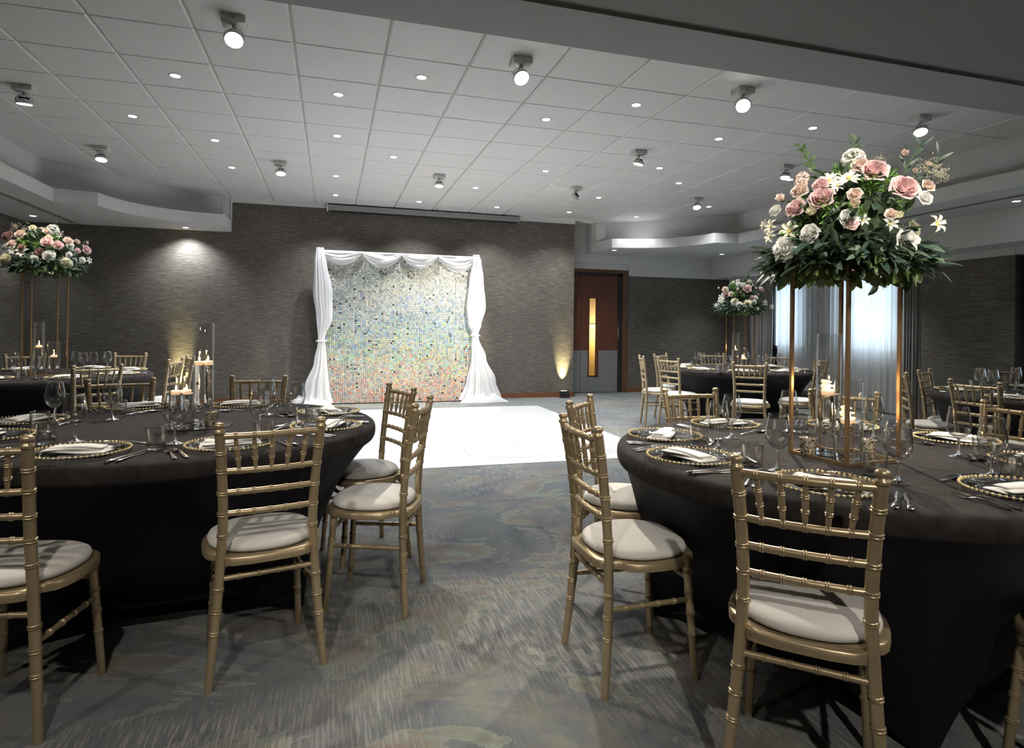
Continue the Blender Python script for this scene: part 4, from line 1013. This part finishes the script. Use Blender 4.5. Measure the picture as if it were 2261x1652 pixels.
for col in ('rose_pink', 'rose_blush', 'rose_cream', 'rose_white', 'mauve'):
    BL['rose', col] = rose(30, 5 + len(BL)).mesh('rose_' + col, col, ang=3)
    BL['bud', col] = rose(13, 50 + len(BL), .15).mesh('bud_' + col, col, ang=3)
for col in ('rose_white', 'rose_blush', 'rose_pink'): BL['carnation', col] = pompom(70, 3).mesh('carnation', col, ang=3)
BL['lily', 'rose_white'] = lily(1).mesh('lily', 'rose_white', ang=3); BL['lily', 'rose_cream'] = lily(2).mesh('lily', 'rose_cream', ang=3)
BL['daisy', 'rose_white'] = daisy(3).mesh('daisy', 'rose_white', ang=3); BL['spray', 'rose_cream'] = spray(4).mesh('baby_breath', 'rose_cream', ang=3)
eye_me = MB().lathe([(0, .20), (.13, .16), (.18, .06), (.1, 0)], 12).mesh('centre', 'yolk'); sepal_me = MB().lathe([(0, -.12), (.22, -.05), (.34, .12), (.36, .2)], 10).mesh('sepal', 'stem', ang=3)
def leafv(b_, base, d, up, L, Wd, bend, col, n=5):
    d = d.normalized(); s_ = d.cross(up).normalized(); u_ = s_.cross(d).normalized(); v = []; f = []
    for i in range(n + 1):
        q = i / n; w = Wd * math.sin(PI * (q * .94 + .03)) ** .8 * .5; c = base + d * (L * q) - u_ * (bend * L * q * q)
        for a in (-1, 0, 1): v.append(tuple(c + s_ * (w * a) + u_ * (abs(a) * w * .25)))
    for i in range(n):
        k = i * 3; f += [(k, k + 3, k + 4, k + 1), (k + 1, k + 4, k + 5, k + 2)]
    b_.add(v, f, None, col)
def arrangement(loc, s, seed, lab, front, extra, cam=True, dens=1.):
    """front: (right, up, kind, colour, radius) of blooms on the viewer's half; extra: random blooms all round"""
    R = random.Random(seed); t = thing('flower_arrangement', loc, 0, lab, 'flowers', 'tall rose and eucalyptus displays')
    ob('foam_tray', MB().lathe([(0, 0), (.15 * s, 0), (.165 * s, .03 * s), (.12 * s, .06 * s), (0, .07 * s)], 28).mesh('foam_tray', 'linen'), t)
    vd = Vector((loc[0], loc[1], 0)).normalized(); rt = Vector((vd.y, -vd.x, 0))
    C0 = Vector((0, 0, .09 * s)); RX, RZ = .235 * s, .30 * s
    ob('moss_core', MB().lathe([(0, .06 * s)] + [(RX * .78 * math.cos(q), .09 * s + RZ * .78 * math.sin(q)) for q in [-.3 + i * .19 for i in range(10)]] + [(0, .09 * s + RZ * .78)], 24).mesh('moss_core', 'moss', ang=3), t)
    def place(kind, col, p, d, r_):
        d = d.normalized(); T = Matrix.Translation(p) @ d.to_track_quat('Z', 'Y').to_matrix().to_4x4() @ Matrix.Rotation(R.uniform(0, 6), 4, 'Z') @ Matrix.Scale(r_, 4)
        o = ob({'bud': 'rosebud', 'spray': 'blossom_spray'}.get(kind, kind), BL[kind, col], t, T)
        if kind in ('rose', 'bud'): ob('sepal', sepal_me, o)
        if kind in ('daisy', 'lily'): ob('flower_centre', eye_me, o)
    for r_, u_, kind, col, rad in front:
        r_ *= s; u_ *= s
        k = 1 - (r_ / (RX * 1.25)) ** 2 - ((u_ - .09 * s) / (RZ * 1.12)) ** 2; dep = RX * math.sqrt(max(.02, k))
        low = max(0, 1 - max(0, u_) / (.13 * s)); p = rt * r_ - vd * (dep * .9 + .075 * s * low) + Vector((0, 0, u_)); d = (p - C0) + Vector((0, 0, .03)); d = d.normalized() * .6 - vd * .55
        place(kind, col, p - d.normalized() * rad * s * .25, d, rad * s * 1.18)
    for i in range(extra):
        a = R.uniform(0, 6.28); e_ = R.uniform(.0, 1.35); d = Vector((math.cos(a) * math.cos(e_), math.sin(a) * math.cos(e_), math.sin(e_)))
        if front and d.dot(vd) < -.05: continue
        kind, col = R.choice([('rose', 'rose_pink'), ('rose', 'rose_blush'), ('rose', 'rose_white'), ('bud', 'rose_blush'), ('bud', 'rose_cream'), ('rose', 'rose_cream'), ('carnation', 'rose_blush'), ('lily', 'rose_white'), ('bud', 'mauve'), ('carnation', 'rose_white'), ('rose', 'rose_pink')])
        rad = {'rose': R.uniform(.034, .052), 'bud': R.uniform(.022, .03), 'carnation': .034, 'lily': .05}[kind] * s
        if e_ < .35 and kind != 'lily': kind, col = 'rose', R.choice(['rose_white', 'rose_cream'])
        place(kind, col, C0 + Vector((d.x * RX, d.y * RX, d.z * RZ)) - d * rad * .4, d + Vector((0, 0, .1)), rad)
    # leaf skirt and filler
    ru, eu, fe = MB(), MB(), MB()
    for i in range(int(720 * dens)):
        a = R.uniform(0, 6.28); r0 = R.uniform(.12, .275) * s; z0_ = R.uniform(-.01, .12) * s * (1.2 - r0 / s * 2)
        base = Vector((r0 * math.cos(a), r0 * math.sin(a), z0_)); el = R.gauss(.12, .4)
        d = Vector((math.cos(a + R.gauss(0, .55)), math.sin(a + R.gauss(0, .55)), el)); up = Vector((R.gauss(0, .45), R.gauss(0, .45), 1))
        leafv(ru, base, d, up, R.uniform(.055, .10) * s, R.uniform(.016, .028) * s, R.uniform(.05, .6), (R.random() ** 1.3, 0, 0))
    for i in range(int(210 * dens)):
        a = R.uniform(0, 6.28); r0 = R.uniform(.12, .25) * s; z0_ = R.uniform(-.03, .05) * s
        base = Vector((r0 * math.cos(a), r0 * math.sin(a), z0_)); d = Vector((math.cos(a + R.gauss(0, .4)), math.sin(a + R.gauss(0, .4)), R.gauss(-.35, .45)))
        leafv(eu, base, d, Vector((R.gauss(0, .5), R.gauss(0, .5), 1)), R.uniform(.05, .075) * s, R.uniform(.036, .052) * s, R.uniform(.1, .6), (R.random(), 0, 0))
    for i in range(int(420 * dens)):     # filler leaves through the dome
        a = R.uniform(0, 6.28); e_ = R.uniform(.1, 1.5); d = Vector((math.cos(a) * math.cos(e_), math.sin(a) * math.cos(e_), math.sin(e_))); k = R.uniform(.6, .95)
        base = C0 + Vector((d.x * RX, d.y * RX, d.z * RZ)) * k
        leafv(ru if i % 3 else eu, base, d + Vector((R.gauss(0, .5), R.gauss(0, .5), R.gauss(0, .4))), Vector((R.gauss(0, 1), R.gauss(0, 1), 1)), R.uniform(.035, .07) * s, R.uniform(.016, .034) * s, .3, (R.random() * .8, 0, 0))
    for c in range(10):                  # bright fern clumps
        a = R.uniform(0, 6.28); e_ = R.uniform(.15, 1.1)
        if c < 4: a = math.atan2(-vd.y, -vd.x) + [-.3, .45, .15, -.9][c]; e_ = [.45, .75, .35, .5][c]
        dc = Vector((math.cos(a) * math.cos(e_), math.sin(a) * math.cos(e_), math.sin(e_)))
        for i in range(70):
            base = C0 + Vector((dc.x * RX, dc.y * RX, dc.z * RZ)) * .95 + Vector([R.gauss(0, .018 * s) for _ in range(3)])
            leafv(fe, base, dc + Vector([R.gauss(0, .6) for _ in range(3)]), Vector((R.gauss(0, 1), R.gauss(0, 1), 1)), R.uniform(.015, .03) * s, .006 * s, .2, (R.random(), 0, 0), 3)
    tw = [(-.10, .40, -.16, .50), (.17, .34, .24, .46), (.0, .42, .03, .50), (.20, .30, .30, .40)] if cam else [(-.1, .3, -.12, .42), (.05, .36, .09, .46), (.2, .2, .30, .3)]
    for r0, u0, r1, u1 in tw:
        A = rt * r0 * s + Vector((0, 0, u0 * s * .9)) + vd * R.uniform(-.04, .04); Bp = rt * r1 * s + Vector((0, 0, u1 * s)); ob('stem', MB().tube([A * .7, A, Bp], .0018 * s, 5).mesh('stem', 'stem'), t)
        for i in range(11):
            q = i / 10; p = A.lerp(Bp, q); d = (Bp - A).normalized() + rt * (1 if i % 2 else -1) * .9 + Vector((0, R.gauss(0, .4), R.gauss(0, .3)))
            leafv(eu if r0 < .1 else ru, p, d, Vector((R.gauss(0, .6), -1, .5)), (.034 if r0 < .1 else .06) * s, (.019 if r0 < .1 else .013) * s, .2, (R.random() * .5, 0, 0))
    for i in range(7):
        a = 2 * PI * i / 7 + R.random(); r0, r1 = .2 * s, R.uniform(.30, .36) * s
        ob('stem', MB().tube([(r0 * math.cos(a), r0 * math.sin(a), .05 * s), (r1 * math.cos(a), r1 * math.sin(a), R.uniform(.0, .1) * s)], .0016 * s, 5).mesh('stem', 'stem'), t)
    ob('ruscus_foliage', ru.mesh('ruscus_foliage', 'ruscus', ang=3), t); ob('eucalyptus_foliage', eu.mesh('eucalyptus_foliage', 'euca', ang=3), t)
    ob('fern_foliage', fe.mesh('fern_foliage', 'fern', ang=3), t)
    return t
# viewer-side blooms of the big display, metres right of / above its base
kpx = 4.589 * 1351.3 / 2.39
Fp = [(1145, 300, 'carnation', 'rose_white', 105), (1320, 460, 'rose', 'rose_pink', 115), (1205, 385, 'rose', 'rose_blush', 80), (700, 430, 'carnation', 'rose_blush', 62), (690, 500, 'carnation', 'rose_blush', 60), (683, 585, 'rose', 'rose_blush', 78), (508, 625, 'bud', 'rose_blush', 68),
      (885, 705, 'rose', 'rose_pink', 105), (655, 770, 'rose', 'rose_pink', 88), (450, 740, 'rose', 'rose_white', 62), (810, 830, 'bud', 'rose_cream', 70), (1560, 645, 'rose', 'rose_pink', 118), (1155, 800, 'bud', 'rose_blush', 72), (1110, 920, 'rose', 'rose_white', 78),
      (935, 500, 'daisy', 'rose_white', 85), (1105, 500, 'daisy', 'rose_white', 90), (1015, 575, 'daisy', 'rose_white', 60), (590, 985, 'lily', 'rose_cream', 85), (400, 900, 'lily', 'rose_cream', 70), (330, 850, 'lily', 'rose_cream', 50), (400, 1010, 'lily', 'rose_cream', 60), (570, 1175, 'rose', 'rose_white', 105),
      (785, 1045, 'rose', 'rose_white', 82), (1565, 1165, 'rose', 'rose_white', 95), (1735, 715, 'rose', 'rose_white', 68), (1765, 590, 'rose', 'rose_blush', 62), (1505, 912, 'bud', 'rose_cream', 52), (1850, 950, 'lily', 'rose_cream', 80), (1760, 480, 'spray', 'rose_cream', 115), (1840, 500, 'spray', 'rose_cream', 70), (1350, 345, 'spray', 'rose_cream', 60),
      (870, 560, 'rose', 'rose_pink', 70), (1160, 690, 'rose', 'rose_blush', 60), (1230, 945, 'lily', 'rose_white', 50), (1450, 900, 'rose', 'rose_blush', 50), (1570, 265, 'bud', 'rose_blush', 48), (1760, 385, 'bud', 'rose_blush', 35), (1660, 445, 'bud', 'rose_blush', 40), (1130, 970, 'rose', 'rose_pink', 60), (1450, 985, 'lily', 'rose_white', 62)]
front = [((x - 1085) / kpx, (1345 - y) / kpx, k, c, r / kpx) for x, y, k, c, r in Fp]
arrangement((SB[0], SB[1], TZ + .735), 1.0, 21, 'biggest display of pink and cream roses on the rose gold stand', front, 34)
kq = 10.277 * 1351.3 / 5.85
Fq = [(480, 605, 'rose', 'mauve', 110), (690, 560, 'rose', 'rose_blush', 95), (1150, 465, 'rose', 'rose_blush', 75), (1250, 420, 'carnation', 'rose_white', 120), (900, 400, 'rose', 'rose_cream', 70), (1060, 410, 'bud', 'rose_blush', 45), (1180, 610, 'rose', 'rose_cream', 65), (1150, 735, 'rose', 'rose_pink', 115), (1340, 760, 'rose', 'rose_pink', 95),
      (550, 780, 'rose', 'rose_blush', 85), (450, 835, 'rose', 'rose_white', 75), (720, 965, 'lily', 'rose_white', 110), (560, 930, 'lily', 'rose_white', 90), (460, 1110, 'rose', 'rose_cream', 110), (1180, 1010, 'rose', 'rose_white', 110), (1030, 935, 'rose', 'mauve', 80), (1480, 1150, 'rose', 'rose_cream', 115), (1530, 640, 'rose', 'rose_blush', 90), (1560, 740, 'rose', 'rose_white', 75),
      (1700, 610, 'rose', 'rose_blush', 60), (1870, 780, 'rose', 'rose_pink', 100), (1880, 620, 'bud', 'rose_blush', 40), (1540, 950, 'rose', 'rose_white', 60), (1790, 1030, 'rose', 'rose_white', 70), (1920, 1020, 'lily', 'rose_white', 75), (1700, 830, 'rose', 'rose_pink', 60), (720, 860, 'rose', 'mauve', 70), (930, 1110, 'rose', 'rose_white', 80), (600, 420, 'spray', 'rose_cream', 100), (750, 480, 'spray', 'rose_cream', 90), (1350, 540, 'lily', 'rose_blush' if 0 else 'rose_white', 60)]
front = [((x - 1130) / kq, (1290 - y) / kq * 1.0, k, c, r / kq) for x, y, k, c, r in Fq]
arrangement((SC[0], SC[1], TZ + .99), 1.0, 33, 'pink and cream rose display on the slim stand in the far corner', front, 26, False, .8)
kr = 14.13 * 1351.3 / 7.95
Fr = [(430, 550, 'bud', 'rose_blush', 45), (620, 620, 'carnation', 'rose_blush', 100), (790, 770, 'rose', 'rose_blush', 78), (650, 800, 'rose', 'mauve', 80), (530, 850, 'lily', 'rose_white', 110), (490, 990, 'lily', 'rose_white', 100), (350, 1120, 'rose', 'rose_white', 55), (980, 350, 'rose', 'rose_blush', 55), (1330, 370, 'rose', 'rose_cream', 62), (1010, 460, 'rose', 'rose_white', 80), (1140, 500, 'carnation', 'rose_white', 80), (980, 630, 'bud', 'rose_blush', 70),
      (1250, 600, 'rose', 'rose_pink', 125), (1060, 540, 'bud', 'rose_pink', 50), (1500, 590, 'bud', 'rose_blush', 50), (1660, 610, 'rose', 'rose_blush', 85), (900, 1000, 'rose', 'rose_cream', 105), (1040, 1110, 'rose', 'rose_white', 100), (1270, 1070, 'rose', 'rose_cream', 115), (1450, 1020, 'carnation', 'rose_white', 75), (1490, 880, 'rose', 'rose_white', 70), (1400, 870, 'rose', 'rose_pink', 60), (1560, 790, 'bud', 'mauve', 55), (1760, 1030, 'lily', 'rose_white', 95), (1960, 1150, 'lily', 'rose_white', 80), (1060, 730, 'bud', 'mauve', 70)]
front = [((x - 1060) / kr, (1270 - y) / kr, k, c, r / kr) for x, y, k, c, r in Fr]
arrangement((SD[0], SD[1], TZ + .755), 1.0, 45, 'pink and cream rose display beyond the dance floor on the doorway table', front, 26, False, .8)

# ------------------------------------------------------------------ floor uplighters
def uplight(x, y, lab, pw):
    t = thing('floor_uplighter', (x, y, 0), .15, lab, 'uplighter', 'black floor uplighters')
    ob('housing', MB().bbox(-.075, .075, -.06, .055, .03, .125, .012, Matrix.Rotation(-.15, 4, 'X')).mesh('housing', 'dark'), t)
    ob('bracket', MB().tube([(-.082, .0, .01), (-.086, 0, .08), (-.075, 0, .09)], .006, 8).tube([(.082, 0, .01), (.086, 0, .08), (.075, 0, .09)], .006, 8).bbox(-.10, .10, -.07, .06, 0, .012).mesh('bracket', 'dark'), t)
    ob('lens', MB().box(-.055, .055, -.02, .045, .114, .1262).mesh('lens', 'uplens', False), t)
    light('SPOT', 'uplight_beam', (x, y + .03, .15), pw * 10, (1., .84, .42), .66, 1., .01, (x + .01, YB + .03, .66))
uplight(4.10, 10.44, 'black floor uplighter throwing warm light up the wall beside the door', 26)
uplight(-2.24, 10.44, 'black floor uplighter hidden behind the chairs, lighting the plain wall', 30)

# ------------------------------------------------------------------ ambient: daylight outside, soft house lights
wd = bpy.data.worlds.new('daylight'); sc.world = wd; wd.use_nodes = True
bg = wd.node_tree.nodes['Background']; bg.inputs[0].default_value = (.62, .80, 1., 1); bg.inputs[1].default_value = 6
light('POINT', 'corridor_lamp', (5.45, 11.65, 1.2), 9, (1., .74, .38), rad=.1).data.energy = 26

sc.cycles.use_adaptive_sampling = True; sc.cycles.adaptive_threshold = .12; sc.cycles.adaptive_min_samples = 16; sc.cycles.max_bounces = 7; sc.cycles.diffuse_bounces = 3; sc.cycles.glossy_bounces = 3; sc.cycles.transmission_bounces = 7; sc.cycles.transparent_max_bounces = 10
sc.cycles.caustics_reflective = False; sc.cycles.caustics_refractive = False; sc.cycles.sample_clamp_indirect = 6; sc.cycles.sample_clamp_direct = 0
sc.view_settings.view_transform = 'Standard'; sc.view_settings.look = 'None'; sc.view_settings.exposure = 0.12; sc.view_settings.gamma = 1.0
sc.view_settings.use_curve_mapping = False
